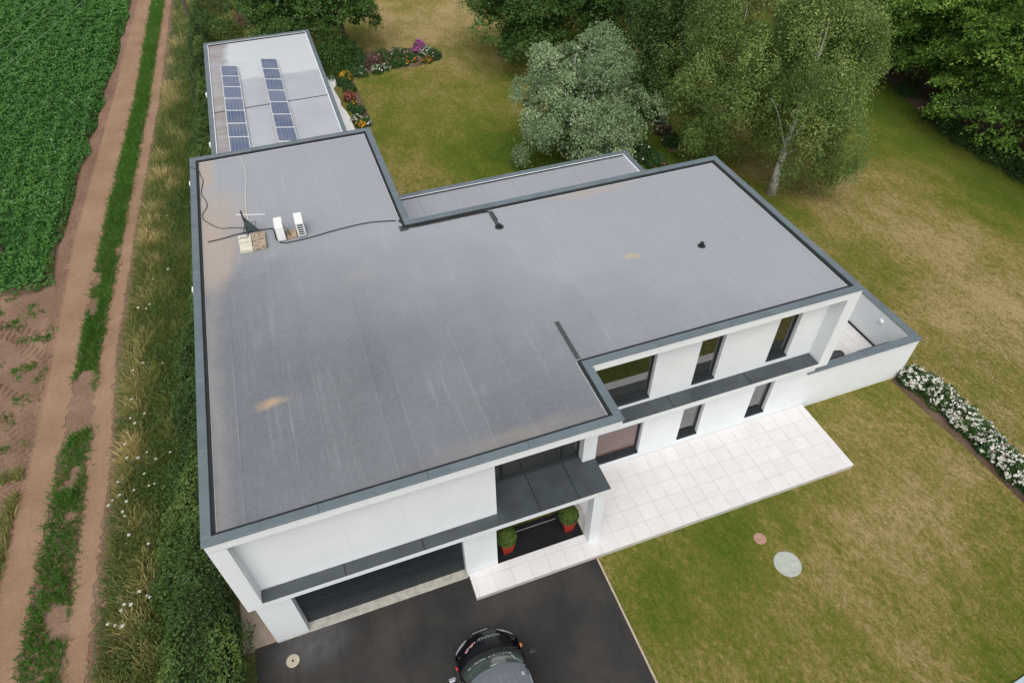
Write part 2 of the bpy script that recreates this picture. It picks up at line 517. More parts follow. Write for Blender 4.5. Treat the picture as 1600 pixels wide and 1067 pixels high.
m_leaf('grass_long', (0.097, 0.170, 0.036), (0.252, 0.284, 0.084), (0.747, 0.600, 0.308), 0.35)
m_leaf('petal_white', (0.62, 0.62, 0.50), (0.76, 0.75, 0.66), (0.83, 0.82, 0.78), 0.25)
m_leaf('petal_pink', (0.45, 0.15, 0.18), (0.60, 0.30, 0.32), (0.75, 0.5, 0.5), 0.25)
m_leaf('petal_magenta', (0.45, 0.03, 0.32), (0.60, 0.08, 0.45), (0.72, 0.25, 0.6), 0.25)
m_leaf('petal_yellow', (0.65, 0.28, 0.01), (0.80, 0.42, 0.02), (0.85, 0.6, 0.1), 0.25)
m_leaf('petal_red', (0.30, 0.05, 0.025), (0.46, 0.12, 0.07), (0.6, 0.25, 0.18), 0.25)
m_leaf('petal_orange', (0.6, 0.15, 0.01), (0.75, 0.26, 0.03), (0.85, 0.4, 0.1), 0.25)

# ---------------------------------------------------------------- object helpers


def tag(o, label=None, cat=None, group=None, kind=None):
    if label: o['label'] = label
    if cat: o['category'] = cat
    if group: o['group'] = group
    if kind: o['kind'] = kind
    return o


def empty(name, loc=(0, 0, 0), rz=0.0):
    o = bpy.data.objects.new(name, None)
    o.empty_display_size = 0.2
    o.location = loc
    o.rotation_euler = (0, 0, rz)
    COL.objects.link(o)
    return o


class MB:
    def __init__(self):
        self.v, self.f = [], []

    def add(self, vs, fs):
        k = len(self.v)
        self.v += [tuple(p) for p in vs]
        self.f += [tuple(i+k for i in f) for f in fs]
        return self

    def box(self, x0, x1, y0, y1, z0, z1):
        vs = [(x, y, z) for z in (z0, z1) for x, y in ((x0, y0), (x1, y0), (x1, y1), (x0, y1))]
        return self.add(vs, [(3, 2, 1, 0), (4, 5, 6, 7), (0, 1, 5, 4), (1, 2, 6, 5), (2, 3, 7, 6), (3, 0, 4, 7)])

    def prism(self, pts, z0, z1):
        n = len(pts)
        vs = [(x, y, z0) for x, y in pts] + [(x, y, z1) for x, y in pts]
        fs = [tuple(range(n))[::-1], tuple(range(n, 2*n))] + [(i, (i+1) % n, n+(i+1) % n, n+i) for i in range(n)]
        return self.add(vs, fs)

    def lathe(self, prof, n=24, c=(0, 0, 0), cap=True):
        vs = []
        for r, z in prof:
            vs += [(c[0]+r*math.cos(2*math.pi*i/n), c[1]+r*math.sin(2*math.pi*i/n), c[2]+z) for i in range(n)]
        fs = []
        for j in range(len(prof)-1):
            fs += [(j*n+i, j*n+(i+1) % n, (j+1)*n+(i+1) % n, (j+1)*n+i) for i in range(n)]
        if cap:
            fs += [tuple(range(n))[::-1], tuple(range((len(prof)-1)*n, len(prof)*n))]
        return self.add(vs, fs)

    def tube(self, pts, radii, n=8):
        pts = [Vector(p) for p in pts]
        if not hasattr(radii, '__len__'):
            radii = [radii]*len(pts)
        vs, fs = [], []
        for i, p in enumerate(pts):
            d = (pts[min(i+1, len(pts)-1)] - pts[max(i-1, 0)]).normalized()
            a = d.orthogonal().normalized() if i == 0 else (a - d*a.dot(d)).normalized()
            b = d.cross(a)
            vs += [tuple(p + (a*math.cos(2*math.pi*k/n) + b*math.sin(2*math.pi*k/n))*radii[i]) for k in range(n)]
        for i in range(len(pts)-1):
            fs += [(i*n+k, i*n+(k+1) % n, (i+1)*n+(k+1) % n, (i+1)*n+k) for k in range(n)]
        fs += [tuple(range(n))[::-1], tuple(range((len(pts)-1)*n, len(pts)*n))]
        return self.add(vs, fs)

    def grid(self, fn, nu, nv, flip=False):
        vs = [fn(i/(nu-1), j/(nv-1)) for j in range(nv) for i in range(nu)]
        fs = []
        for j in range(nv-1):
            for i in range(nu-1):
                q = (j*nu+i, j*nu+i+1, (j+1)*nu+i+1, (j+1)*nu+i)
                fs.append(q[::-1] if flip else q)
        return self.add(vs, fs)

    def build(self, name, mat, parent=None, smooth=False, bevel=0.0, thick=0.0, origin=None):
        v = self.v
        if origin is not None:
            v = [(a-origin[0], b-origin[1], c-origin[2]) for a, b, c in v]
        me = bpy.data.meshes.new(name)
        me.from_pydata(v, [], self.f)
        if bevel:
            bm = bmesh.new(); bm.from_mesh(me)
            bmesh.ops.bevel(bm, geom=[e for e in bm.edges], offset=bevel, segments=1, affect='EDGES', clamp_overlap=True)
            bm.to_mesh(me); bm.free()
        me.materials.append(MATS[mat])
        if smooth:
            me.polygons.foreach_set('use_smooth', [True]*len(me.polygons))
        me.update()
        o = bpy.data.objects.new(name, me)
        COL.objects.link(o)
        if origin is not None:
            o.location = origin
        if parent is not None:
            o.parent = parent
            if origin is not None:
                o.location = Vector(origin)
        if thick:
            md = o.modifiers.new('Solidify', 'SOLIDIFY')
            md.thickness = thick
        return o


def boxo(name, dims, mat, parent=None, bevel=0.0):
    return MB().box(*dims).build(name, mat, parent, bevel=bevel)


def children(o):
    return [c for c in COL.objects if c.parent == o]


def dup(root, loc, rz=0.0, scale=1.0, label=None, group=None):
    r = root.copy(); COL.objects.link(r)
    r.location = loc; r.rotation_euler = (0, 0, rz)
    r.scale = (scale,)*3 if not hasattr(scale, '__len__') else scale
    if label: r['label'] = label
    if group: r['group'] = group
    for ch in children(root):
        c = ch.copy(); COL.objects.link(c); c.parent = r
        for g in children(ch):
            d = g.copy(); COL.objects.link(d); d.parent = c
    return r


def quads(name, P, S, N, tint, mat, parent=None, aspect=0.62, axis=None, blade=False):
    """one mesh of many leaf-sized faces (numpy)"""
    n = len(P)
    P = np.asarray(P, float); N = np.asarray(N, float)
    N = N/np.maximum(np.linalg.norm(N, axis=1, keepdims=True), 1e-6)
    if axis is None:
        T = rng.normal(size=(n, 3))
    else:
        T = np.asarray(axis, float)
    T = T - N*np.sum(T*N, axis=1, keepdims=True)
    T /= np.maximum(np.linalg.norm(T, axis=1, keepdims=True), 1e-6)
    B = np.cross(N, T)
    S = np.asarray(S, float).reshape(n, 1)
    V = np.empty((n, 4, 3))
    if blade:      # P is the foot, T points along the blade
        V[:, 0] = P - B*S*aspect*0.5
        V[:, 1] = P + B*S*aspect*0.5
        V[:, 2] = P + T*S + B*S*aspect*0.10
        V[:, 3] = P + T*S*0.98 - B*S*aspect*0.10
    else:
        V[:, 0] = P - T*S*0.5
        V[:, 1] = P + B*S*0.5*aspect + T*S*0.05
        V[:, 2] = P + T*S*0.5
        V[:, 3] = P - B*S*0.5*aspect + T*S*0.05
    me = bpy.data.meshes.new(name)
    me.vertices.add(4*n); me.loops.add(4*n); me.polygons.add(n)
    me.vertices.foreach_set('co', V.reshape(-1).astype(np.float32))
    me.loops.foreach_set('vertex_index', np.arange(4*n, dtype=np.int32))
    me.polygons.foreach_set('loop_start', np.arange(0, 4*n, 4, dtype=np.int32))
    at_ = me.attributes.new('tint', 'FLOAT', 'FACE')
    at_.data.foreach_set('value', np.clip(np.asarray(tint, float), 0, 1).astype(np.float32))
    me.materials.append(MATS[mat])
    me.update(calc_edges=True)
    o = bpy.data.objects.new(name, me)
    COL.objects.link(o)
    if parent is not None:
        o.parent = parent
    return o


def vnoise(x, y, s, seed=0):
    """cheap smooth 2-D value noise in 0..1"""
    x = np.asarray(x, float)/s; y = np.asarray(y, float)/s
    xi = np.floor(x).astype(int); yi = np.floor(y).astype(int)
    fx = x-xi; fy = y-yi
    fx = fx*fx*(3-2*fx); fy = fy*fy*(3-2*fy)
    def h(a, b):
        k = (a*374761393 + b*668265263 + seed*1442695041) & 0x7fffffff
        k = ((k ^ (k >> 13))*1274126177) & 0x7fffffff
        return ((k ^ (k >> 16)) & 0xffff)/65535.0
    return (h(xi, yi)*(1-fx)+h(xi+1, yi)*fx)*(1-fy) + (h(xi, yi+1)*(1-fx)+h(xi+1, yi+1)*fx)*fy

# ================================================================ GROUND


def sheet(name, pts, z, mat, label=None, cat=None):
    o = MB().add([(x, y, z) for x, y in pts], [tuple(range(len(pts)))]).build(name, mat)
    tag(o, label, cat, kind='structure')
    return o


def ribbon(name, left, right, z, mat, jit=0.0, step=0.35):
    """strip between two polylines given as (x at y) tables; ragged edges"""
    y0, y1 = left[0][1], left[-1][1]
    ys = np.arange(y0, y1, step)
    lx = np.interp(ys, [p[1] for p in left], [p[0] for p in left]) + rng.normal(size=len(ys))*jit
    rx = np.interp(ys, [p[1] for p in right], [p[0] for p in right]) + rng.normal(size=len(ys))*jit
    vs, fs = [], []
    for a, b, y in zip(lx, rx, ys):
        vs += [(a, y, z), (b, y, z)]
    for i in range(len(ys)-1):
        fs.append((2*i, 2*i+1, 2*i+3, 2*i+2))
    o = MB().add(vs, fs).build(name, mat)
    tag(o, kind='structure')
    return o


tag(sheet('ground', [(-400, -400), (400, -400), (400, 400), (-400, 400)], -0.05, 'verge_ground'), 'rough grassy ground reaching to the horizon', 'ground')
tag(sheet('lawn', [(-0.6, -60), (70, -60), (70, 110), (-0.6, 110)], -0.02, 'lawn_grass'), 'parched lawn of tan and green patches round the white house', 'lawn')
tag(sheet('field', [(-90, -60), (-4.2, -60), (-4.2, 14), (-3.2, 40), (-2.0, 110), (-90, 110)], -0.03, 'field_soil'), 'bare reddish field soil with wheel marks at the field edge', 'field')
tag(sheet('driveway', [(-0.62, -40), (10.06, -40), (10.06, -0.45), (5.99, -0.45), (5.99, 0.36), (-0.62, 0.36)], 0.0, 'asphalt'), 'dark asphalt driveway in front of the garage', 'driveway')

LRL = [(-8.3, -30), (-8.17, 3), (-8.06, 8), (-7.9, 15), (-7.9, 24), (-7.1, 40), (-5.82, 67), (-3.5, 100)]
LRR = [(-7.3, -30), (-7.17, 3), (-7.0, 8), (-6.78, 15), (-6.45, 24), (-5.5, 40), (-4.67, 67), (-2.4, 100)]
RRL = [(-6.0, -30), (-5.9, 3), (-5.9, 8), (-5.91, 15), (-5.45, 24), (-4.6, 40), (-3.64, 67), (-1.4, 100)]
RRR = [(-5.4, -30), (-5.27, 3), (-5.12, 8), (-5.24, 15), (-4.85, 24), (-3.9, 40), (-3.05, 67), (-0.9, 100)]
lx = lambda tab, y: np.interp(y, [p[1] for p in tab], [p[0] for p in tab])
tag(ribbon('dirt_track', LRL, LRR, -0.012, 'track_dirt', 0.07, 0.16), 'reddish dirt wheel rut running beside the crop', 'track')
tag(ribbon('dirt_track', RRL, RRR, -0.012, 'track_dirt', 0.05, 0.14), 'narrower reddish dirt wheel rut beside the long grass verge', 'track')
tag(sheet('garden_path', [(-0.95, 0.31), (0.10, 0.31), (0.10, 18.0), (-0.95, 18.0)], -0.006, 'path_concrete'), 'brownish concrete path beside the garage wall', 'path')

# driveway edging boards
eg = MB().box(10.06, 10.12, -14, -0.52, -0.03, 0.022).build('edging_strip', 'edging')
tag(eg, 'thin tan edging strip between driveway and lawn', 'edging')

# ================================================================ HOUSE
H, ZL, ZF = 6.5, 3.2, 2.93
house = empty('house', (0, 0, 0))
tag(house, 'white flat-roofed modern house with grey roof and long low rear wing', 'house')


def wall_y(name, x0, x1, z0, z1, y0, y1, openings=()):
    """wall facing -y, built of cells round its openings"""
    xs = sorted({x0, x1, *[o[0] for o in openings], *[o[1] for o in openings]})
    zs = sorted({z0, z1, *[o[2] for o in openings], *[o[3] for o in openings]})
    vs, fs, idx = [], [], {}
    def V(x, y, z):
        k = (round(x, 4), round(y, 4), round(z, 4))
        if k not in idx:
            idx[k] = len(vs); vs.append(k)
        return idx[k]
    solid = lambda i, j: 0 <= i < len(xs)-1 and 0 <= j < len(zs)-1 and not any(
        o[0] <= (xs[i]+xs[i+1])/2 <= o[1] and o[2] <= (zs[j]+zs[j+1])/2 <= o[3] for o in openings)
    for i in range(len(xs)-1):
        for j in range(len(zs)-1):
            if not solid(i, j):
                continue
            a, b, c, d = xs[i], xs[i+1], zs[j], zs[j+1]
            fs.append((V(a, y0, c), V(b, y0, c), V(b, y0, d), V(a, y0, d)))
            fs.append((V(b, y1, c), V(a, y1, c), V(a, y1, d), V(b, y1, d)))
            if not solid(i-1, j): fs.append((V(a, y1, c), V(a, y0, c), V(a, y0, d), V(a, y1, d)))
            if not solid(i+1, j): fs.append((V(b, y0, c), V(b, y1, c), V(b, y1, d), V(b, y0, d)))
            if not solid(i, j-1): fs.append((V(a, y1, c), V(b, y1, c), V(b, y0, c), V(a, y0, c)))
            if not solid(i, j+1): fs.append((V(a, y0, d), V(b, y0, d), V(b, y1, d), V(a, y1, d)))
    return MB().add(vs, fs).build(name, 'white_render', house)


U_WIN = [(11.0, 13.12, 3.37, 5.45), (14.69, 15.58, 3.37, 5.45), (17.61, 18.46, 3.41, 5.48)]
G_WIN = [(10.75, 13.02, 0.5, 2.27), (14.58, 15.42, 0.53, 2.26), (17.45, 18.29, 0.56, 2.34)]
wall_y('wall', 0.42, 7.04, ZL-0.04, 6.16, 0.36, 0.7)
wall_y('wall', 10.5, 19.5, ZL-0.04, 6.16, 2.6, 2.95, U_WIN)
wall_y('wall', 10.2, 20.0, 0, ZF+0.02, 2.46, 2.8, G_WIN)
boxo('fin', (0, 0.42, 0.0, 0.72, ZF, 6.14), 'white_render', house)
boxo('fin', (19.5, 19.94, 2.062, 3.0, ZF, 6.14), 'white_render', house)
boxo('pillar', (10.06, 10.498, 1.12, 2.4, ZL-0.02, 6.14), 'white_render', house)
boxo('pillar', (0.03, 0.98, 0.334, 1.0, -0.04, ZF+0.01), 'white_render', house)
boxo('pillar', (5.95, 6.98, 0.334, 1.42, -0.04, ZF+0.01), 'white_render', house)
boxo('column', (9.99, 10.36, 0.003, 0.36, 0.15, ZF+0.01), 'white_render', house)
boxo('lintel', (0.99, 5.94, 0.40, 0.62, 2.45, ZF+0.01), 'white_render', house)
# side and rear walls
boxo('side_wall', (0.0, 0.3, 0.73, 18.08, ZF, 6.14), 'white_render', house)
boxo('side_wall', (0.04, 0.3, 1.01, 18.06, -0.04, ZF-0.003), 'white_render', house)
boxo('side_wall', (19.64, 19.935, 3.01, 10.7, -0.04, 6.14), 'white_render', house)
boxo('rear_wall', (7.34, 19.63, 10.4, 10.7, 3.0, 6.14), 'white_render', house)
boxo('side_wall', (7.03, 7.325, 10.42, 18.07, -0.04, 6.14), 'white_render', house)
boxo('rear_wall', (0.31, 7.02, 17.78, 18.08, 3.0, 6.14), 'white_render', house)
# entrance wall under the canopy
wall_y('entrance_wall', 6.99, 10.3, 0.05, ZF+0.01, 1.42, 1.7, [(7.5, 9.75, 0.05, 2.55)])
boxo('side_wall', (10.0, 10.3, 1.71, 2.455, 0.05, ZF+0.01), 'white_render', house)

# ledge slabs (the white band at first floor) and the roof-edge band
boxo('ledge', (0.003, 7.0, 0.003, 0.55, ZF-0.003, ZL-0.045), 'white_render', house)
canopy = boxo('canopy', (7.0, 10.5, 0.003, 1.40, ZF-0.003, ZL-0.045), 'white_render', house)
boxo('ledge', (10.51, 19.94, 2.066, 2.66, ZF-0.003, ZL-0.045), 'white_render', house)
boxo('soffit', (7.05, 10.49, 0.31, 1.42, 6.12, 6.2), 'white_render', house)
boxo('soffit', (10.51, 19.5, 2.37, 2.97, 6.145, 6.2), 'white_render', house)
for d in ((0.0, 10.5, 0.0, 0.30), (0.0, 0.30, 0.301, 18.09), (10.2, 10.5, 0.301, 2.36), (10.501, 19.94, 2.06, 2.36),
          (19.64, 19.94, 2.361, 10.72), (7.33, 19.639, 10.42, 10.72), (7.03, 7.329, 10.42, 18.09), (0.301, 7.029, 17.79, 18.09)):
    boxo('roof_band', (*d, 6.13, 6.40), 'white_render', house)
    e = 0.012
    boxo('shadow_gap', (d[0]+e, d[1]-e, d[2]+e, d[3]-e, 6.40, 6.445), 'black_bitumen', house)


def panels(parent, x0, x1, y0, y1, joints, z0, z1, name='slate_panel'):
    xs = [x0]+list(joints)+[x1]
    for a, b in zip(xs[:-1], xs[1:]):
        boxo(name, (a+0.014, b-0.014, y0, y1, z0, z1), 'slate_panel', parent, bevel=0.006)
    for j in joints:
        boxo('joint_seal', (j-0.02, j+0.02, y0+0.004, y1-0.004, z0+0.001, z1-0.012), 'black_bitumen', parent)


roof_ledge = boxo('ledge_cover', (0.425, 7.046, -0.008, 0.352, ZL-0.045, ZL-0.03), 'black_bitumen', house)
panels(roof_ledge, 0.425, 7.058, -0.012, 0.352, (2.62, 4.8), ZL-0.03, ZL)
canopy_cover = boxo('canopy_cover', (7.05, 10.5, -0.008, 1.36, ZL-0.045, ZL-0.03), 'black_bitumen', house)
panels(canopy_cover, 7.034, 10.505, -0.012, 1.345, (8.26, 9.475), ZL-0.03, ZL)
right_ledge = boxo('ledge_cover', (10.52, 19.49, 2.05, 2.59, ZL-0.045, ZL-0.03), 'black_bitumen', house)
panels(right_ledge, 10.52, 19.49, 2.046, 2.592, (13.79, 16.76), ZL-0.03, ZL)

# coping: lengths of folded metal with joints
def coping_run(parent, x0, x1, y0, y1, z, axis, seg=2.45, hgt=0.055):
    a0, a1 = (x0, x1) if axis == 'x' else (y0, y1)
    n = max(1, round((a1-a0)/seg))
    for i in range(n):
        s, e = a0+(a1-a0)*i/n+0.003, a0+(a1-a0)*(i+1)/n-0.003
        d = (s, e, y0, y1) if axis == 'x' else (x0, x1, s, e)
        boxo('coping', (*d, z-hgt, z), 'coping_metal', parent, bevel=0.008)
        # pairs of fixing rivets near each joint
        mid = (s+e)/2
        mb = MB()
        for q in (s+0.12, mid):
            for w in (0.35, 0.6):
                c = (q, y0+(y1-y0)*w) if axis == 'x' else (x0+(x1-x0)*w, q)
                mb.lathe([(0.010, 0.0), (0.008, 0.004), (0.002, 0.006)], 6, (c[0], c[1], z+0.0005))
        mb.build('rivet', 'anthracite_frame', parent)


cop = empty('parapet', (0, 0, 0)); cop.parent = house
CW = 0.2
o_ = 0.035
coping_run(cop, -o_, 10.5+o_, -o_, CW, H, 'x')
coping_run(cop, -o_, CW, CW, 18.09-CW, H, 'y')
coping_run(cop, 10.5-CW, 10.5+o_, CW, 2.06-o_, H, 'y')
coping_run(cop, 10.5-CW, 19.94+o_, 2.06-o_, 2.06+CW, H, 'x')
coping_run(cop, 19.94-CW, 19.94+o_, 2.06+CW, 10.72-CW, H, 'y')
coping_run(cop, 7.33-CW, 19.94+o_, 10.72-CW, 10.72+o_, H, 'x')
coping_run(cop, 7.33-CW, 7.33+o_, 10.72+o_, 18.09-CW, H, 'y')
coping_run(cop, -o_, 7.33+o_, 18.09-CW, 18.09+o_, H, 'x')
# inner black upstands
ZR = 6.39
for d in ((CW, 10.5-CW, CW, CW+0.012), (CW, CW+0.010, CW+0.031, 18.09-CW), (10.5-CW-0.04, 10.5-CW, CW+0.031, 2.06+CW+0.0),
          (10.5-CW, 19.94-CW, 2.06+CW, 2.06+CW+0.11), (19.94-CW-0.09, 19.94-CW, 2.06+CW+0.111, 10.72-CW), (7.33-CW, 19.94-CW-0.091, 10.72-CW-0.05, 10.72-CW),
          (7.33-CW-0.05, 7.33-CW, 10.72-CW, 18.09-CW), (CW+0.023, 7.33-CW-0.051, 18.09-CW-0.07, 18.09-CW)):
    boxo('upstand', (*d, ZR-0.05, H-0.06), 'black_bitumen', house)

# roof membrane: sheets laid side by side, each lapping the next
roof = boxo('roof', (0.2, 7.15, 0.2, 17.9, 6.2, 6.36), 'black_bitumen', house)
roof2 = boxo('roof', (7.16, 19.75, 2.3, 10.5, 6.2, 6.36), 'black_bitumen', house)
roof3 = boxo('roof', (7.16, 10.3, 0.2, 2.29, 6.2, 6.36), 'black_bitumen', house)


def roof_sheet(x0, x1, y0, y1, z, parent, mat='roof_membrane', lift=0.003):
    vs = [(x0, y0, z), (x1+0.03, y0, z+lift), (x1+0.03, y1, z+lift), (x0, y1, z), (x0, y0, z-0.02), (x1+0.03, y0, z-0.02), (x1+0.03, y1, z-0.02), (x0, y1, z-0.02)]
    MB().add(vs, [(0, 1, 2, 3), (4, 5, 1, 0), (5, 6, 2, 1), (6, 7, 3, 2), (7, 4, 0, 3)]).build('roof_sheet', mat, parent)


xs = [0.20, 0.95, 2.30, 3.05, 4.60, 5.2, 6.55, 7.13, 8.25, 9.3, 10.3, 11.5, 12.75, 14.0, 15.3, 16.5, 17.8, 18.9, 19.74]
for i in range(len(xs)-1):
    a, b = xs[i], xs[i+1]
    y0 = 0.20 if b < 10.31 else 2.26
    y1 = 10.52
    roof_sheet(a, b, y0, 9.62, ZR, roof if b < 7.14 else roof2)
    roof_sheet(a, b, 9.60, y1+(0.02 if b < 7.14 else 0), ZR+0.004, roof if b < 7.14 else roof2)
    if b < 7.14:
        roof_sheet(a, b, y1, 17.89, ZR+0.001, roof)

for i, a in enumerate(xs[1:-1]):
    y0 = 0.34 if a < 10.2 else 2.5
    y1 = 17.7 if a < 6.9 else 10.38
    boxo('weld_seam', (a-0.016, a+0.020, y0, y1, ZR, ZR+0.0085), 'roof_weld', roof if a < 7.1 else roof2)
boxo('weld_seam', (0.33, 7.06, 9.585, 9.63, ZR, ZR+0.0095), 'roof_weld', roof)
boxo('weld_seam', (7.08, 19.5, 9.585, 9.63, ZR, ZR+0.0095), 'roof_weld', roof2)
boxo('weld_seam', (0.33, 7.04, 10.45, 10.50, ZR, ZR+0.0095), 'roof_weld', roof)

# rear low roof between the wings
def low_block(name, x0, x1, y0, y1, ztop, sheets, mat, cw, open_side):
    blk = boxo(name, (x0, x1, y0, y1, -0.04, ztop-0.2), 'white_render', house)
    sides = {'l': (x0, x0+0.25, y0, y1), 'r': (x1-0.25, x1, y0, y1), 'b': (x0+0.251, x1-0.251, y1-0.25, y1)}
    for k, d in sides.items():
        if k in open_side:
            continue
        boxo('roof_band', (*d, ztop-0.2, ztop-0.05), 'white_render', house)
        e = 0.03
        dd = (d[0]-e if k == 'l' else d[0], d[1]+e if k == 'r' else d[1], d[2], d[3]+(e if k == 'b' else 0))
        if k == 'l': dd = (dd[0], x0+cw, y0, y1-cw)
        if k == 'r': dd = (x1-cw, dd[1], y0, y1-cw)
        if k == 'b': dd = (x0-e, x1+e, y1-cw, y1+e)
        coping_run(cop, *dd, ztop, 'x' if k == 'b' else 'y', 2.6)
        f = {'l': (x0+cw, x0+cw+0.04, y0, y1-cw-0.05), 'r': (x1-cw-0.04, x1-cw, y0, y1-cw-0.05), 'b': (x0+cw, x1-cw, y1-cw-0.05, y1-cw)}[k]
        boxo('upstand', (*f, ztop-0.19, ztop-0.056), 'black_bitumen', house)
    for d in sheets:
        boxo('roof_sheet', (*d, ztop-0.199, ztop-0.13), mat, blk)
    return blk


low_block('low_roof', 7.345, 19.76, 10.735, 17.53, 3.25,
          [(7.35+i*1.54, 7.35+(i+1)*1.54-0.006, 10.74, 17.3) for i in range(8)], 'roof_membrane', 0.2, 'l')
wing = low_block('low_roof', 0.04, 6.86, 18.1, 39.95, 3.25,
          [(0.3, 6.62, 18.1, 24.0), (0.3, 6.62, 24.006, 29.56), (0.3, 6.62, 29.60, 34.6), (0.3, 6.62, 34.606, 39.7)], 'coated_roof', 0.2, '')
boxo('seam', (0.3, 6.62, 29.56, 29.60, 3.06, 3.145), 'black_bitumen', wing)


# windows
def window(x0, x1, z0, z1, y, glass='window_glass', mull=(), sill=0.16, deep=0.13):
    w = empty('window', ((x0+x1)/2, y, z0)); w.parent = house
    off = Vector(w.location)
    def part(nm, d, mat, bevel=0.0):
        d = (d[0]-off.x, d[1]-off.x, d[2]-off.y, d[3]-off.y, d[4]-off.z, d[5]-off.z)
        return boxo(nm, d, mat, w, bevel)
    yg = y+deep
    t = 0.055
    zb = z0+sill
    part('sill', (x0+0.002, x1-0.002, y-0.03, yg+0.02, z0+0.003, z0+0.05), 'anthracite_frame', 0.006)
    part('frame', (x0+0.002, x0+t, yg, yg+0.08, z0+0.052, z1-0.002), 'anthracite_frame')
    part('frame', (x1-t, x1-0.002, yg, yg+0.08, z0+0.052, z1-0.002), 'anthracite_frame')
    part('frame', (x0+t, x1-t, yg, yg+0.08, z1-t, z1-0.002), 'anthracite_frame')
    part('frame', (x0+t, x1-t, yg-0.005, yg+0.08, z0+0.052, zb), 'anthracite_frame')
    for m in mull:
        part('mullion', (m-0.035, m+0.035, yg-0.004, yg+0.07, zb, z1-t), 'anthracite_frame')
    xsn = [x0+t]+list(mull)+[x1-t]
    for a, b in zip(xsn[:-1], xsn[1:]):
        part('pane', (a, b, yg+0.035, yg+0.05, zb, z1-t), glass)
    return w


for o in U_WIN:
    window(*o, 2.6)
for i, o in enumerate(G_WIN):
    w = window(*o, 2.46, glass='clear_glass' if i == 0 else 'window_glass')
    if i == 0:
        b = MB().box(-1.1, 1.1, 0.215, 0.235, 0.06, 1.72).build('blind', 'red_fabric', w)
        tag(b, 'dull red blind behind the glass')
# glazing over the canopy
gz = window(7.05, 10.055, ZL+0.003, 6.115, 1.36, mull=(7.55, 9.5), sill=0.09, deep=0.02)
# entrance door and its fittings
door = empty('entrance_door', (8.6, 1.5, 0.1)); door.parent = house
boxo('frame', (-1.09, 1.14, 0.04, 0.12, 0.0, 0.09), 'anthracite_frame', door)
for a, b in ((-1.09, -0.62), (-0.58, 0.55), (0.59, 1.14)):
    boxo('pane', (a, b, 0.06, 0.08, 0.09, 2.43), 'window_glass', door)
for a in (-0.6, 0.57):
    boxo('mullion', (a-0.03, a+0.03, 0.03, 0.10, 0.09, 2.43), 'anthracite_frame', door)
MB().box(-0.72, 0.75, -0.285, -0.262, 0.0, 0.02).build('threshold', 'aluminium', door)
boxo('doormat_floor', (6.985, 9.985, 0.335, 1.415, 0.0, 0.10), 'doormat', house)
# garage door
gd = empty('garage_door', (3.46, 0.6, 0.0)); gd.parent = house
for k in range(4):
    boxo('door_section', (-2.475, 2.48, 0.0, 0.05, 0.02+k*0.612, 0.02+(k+1)*0.612-0.008), 'garage_door_paint', gd, bevel=0.004)
boxo('garage_sill', (0.985, 5.945, 0.30, 0.655, -0.02, 0.015), 'concrete', house)
boxo('plinth', (0.06, 1.0, 0.30, 0.333, -0.02, 0.035), 'concrete', house)
# overflow outlets on the outer wall
for y in (16.9, 10.0):
    boxo('outlet', (-0.20, -0.002, y-0.12, y+0.12, 5.9, 6.12), 'white_plastic', house, bevel=0.02)
boxo('outlet', (-0.14, 0.035, 32.5, 32.75, 2.8, 3.02), 'white_plastic', house, bevel=0.02)
boxo('outlet', (-0.14, 0.035, 26.2, 26.45, 2.8, 3.02), 'white_plastic', house, bevel=0.02)

# walled terrace at the end of the house
boxo('court_wall', (20.0, 24.9, 2.46, 2.70, -0.04, 2.13), 'white_render', house)
boxo('court_wall', (24.62, 24.9, 2.701, 9.4, -0.04, 2.13), 'white_render', house)
boxo('court_wall', (20.01, 24.61, 9.12, 9.4, -0.04, 2.13), 'white_render', house)
boxo('court_line', (20.0, 24.91, 2.425, 2.47, 2.125, 2.14), 'black_bitumen', house)
coping_run(cop, 19.68, 24.93, 2.39, 2.71, 2.18, 'x', 2.6, 0.045)
coping_run(cop, 24.6, 24.93, 2.712, 9.43, 2.18, 'y', 2.6, 0.045)
coping_run(cop, 20.01, 24.59, 9.1, 9.43, 2.18, 'x', 2.6, 0.045)
boxo('court_wall', (19.69, 20.0, 2.445, 2.80, 0.0, 2.135), 'white_render', house) if False else None
cf = boxo('court_floor', (19.96, 24.61, 2.71, 9.11, 0.0, 0.515), 'grout', house)
for i in range(8):
    for j in range(11):
        boxo('tile', (19.97+i*0.58, 19.97+(i+1)*0.58-0.008, 2.715+j*0.58, 2.715+(j+1)*0.58-0.008, 0.516, 0.53), 'terrace_tile', cf)
boxo('skirting', (24.56, 24.618, 2.72, 9.1, 0.531, 0.60), 'black_bitumen', house)
lamp = MB()
lamp.lathe([(0.11, 0), (0.12, 0.03), (0.10, 0.07), (0.05, 0.09)], 20)
wl_ = lamp.build('wall_lamp', 'white_plastic', house, smooth=True)
wl_.rotation_euler = (0, R(-90), 0); wl_.location = (24.619, 4.04, 1.75)

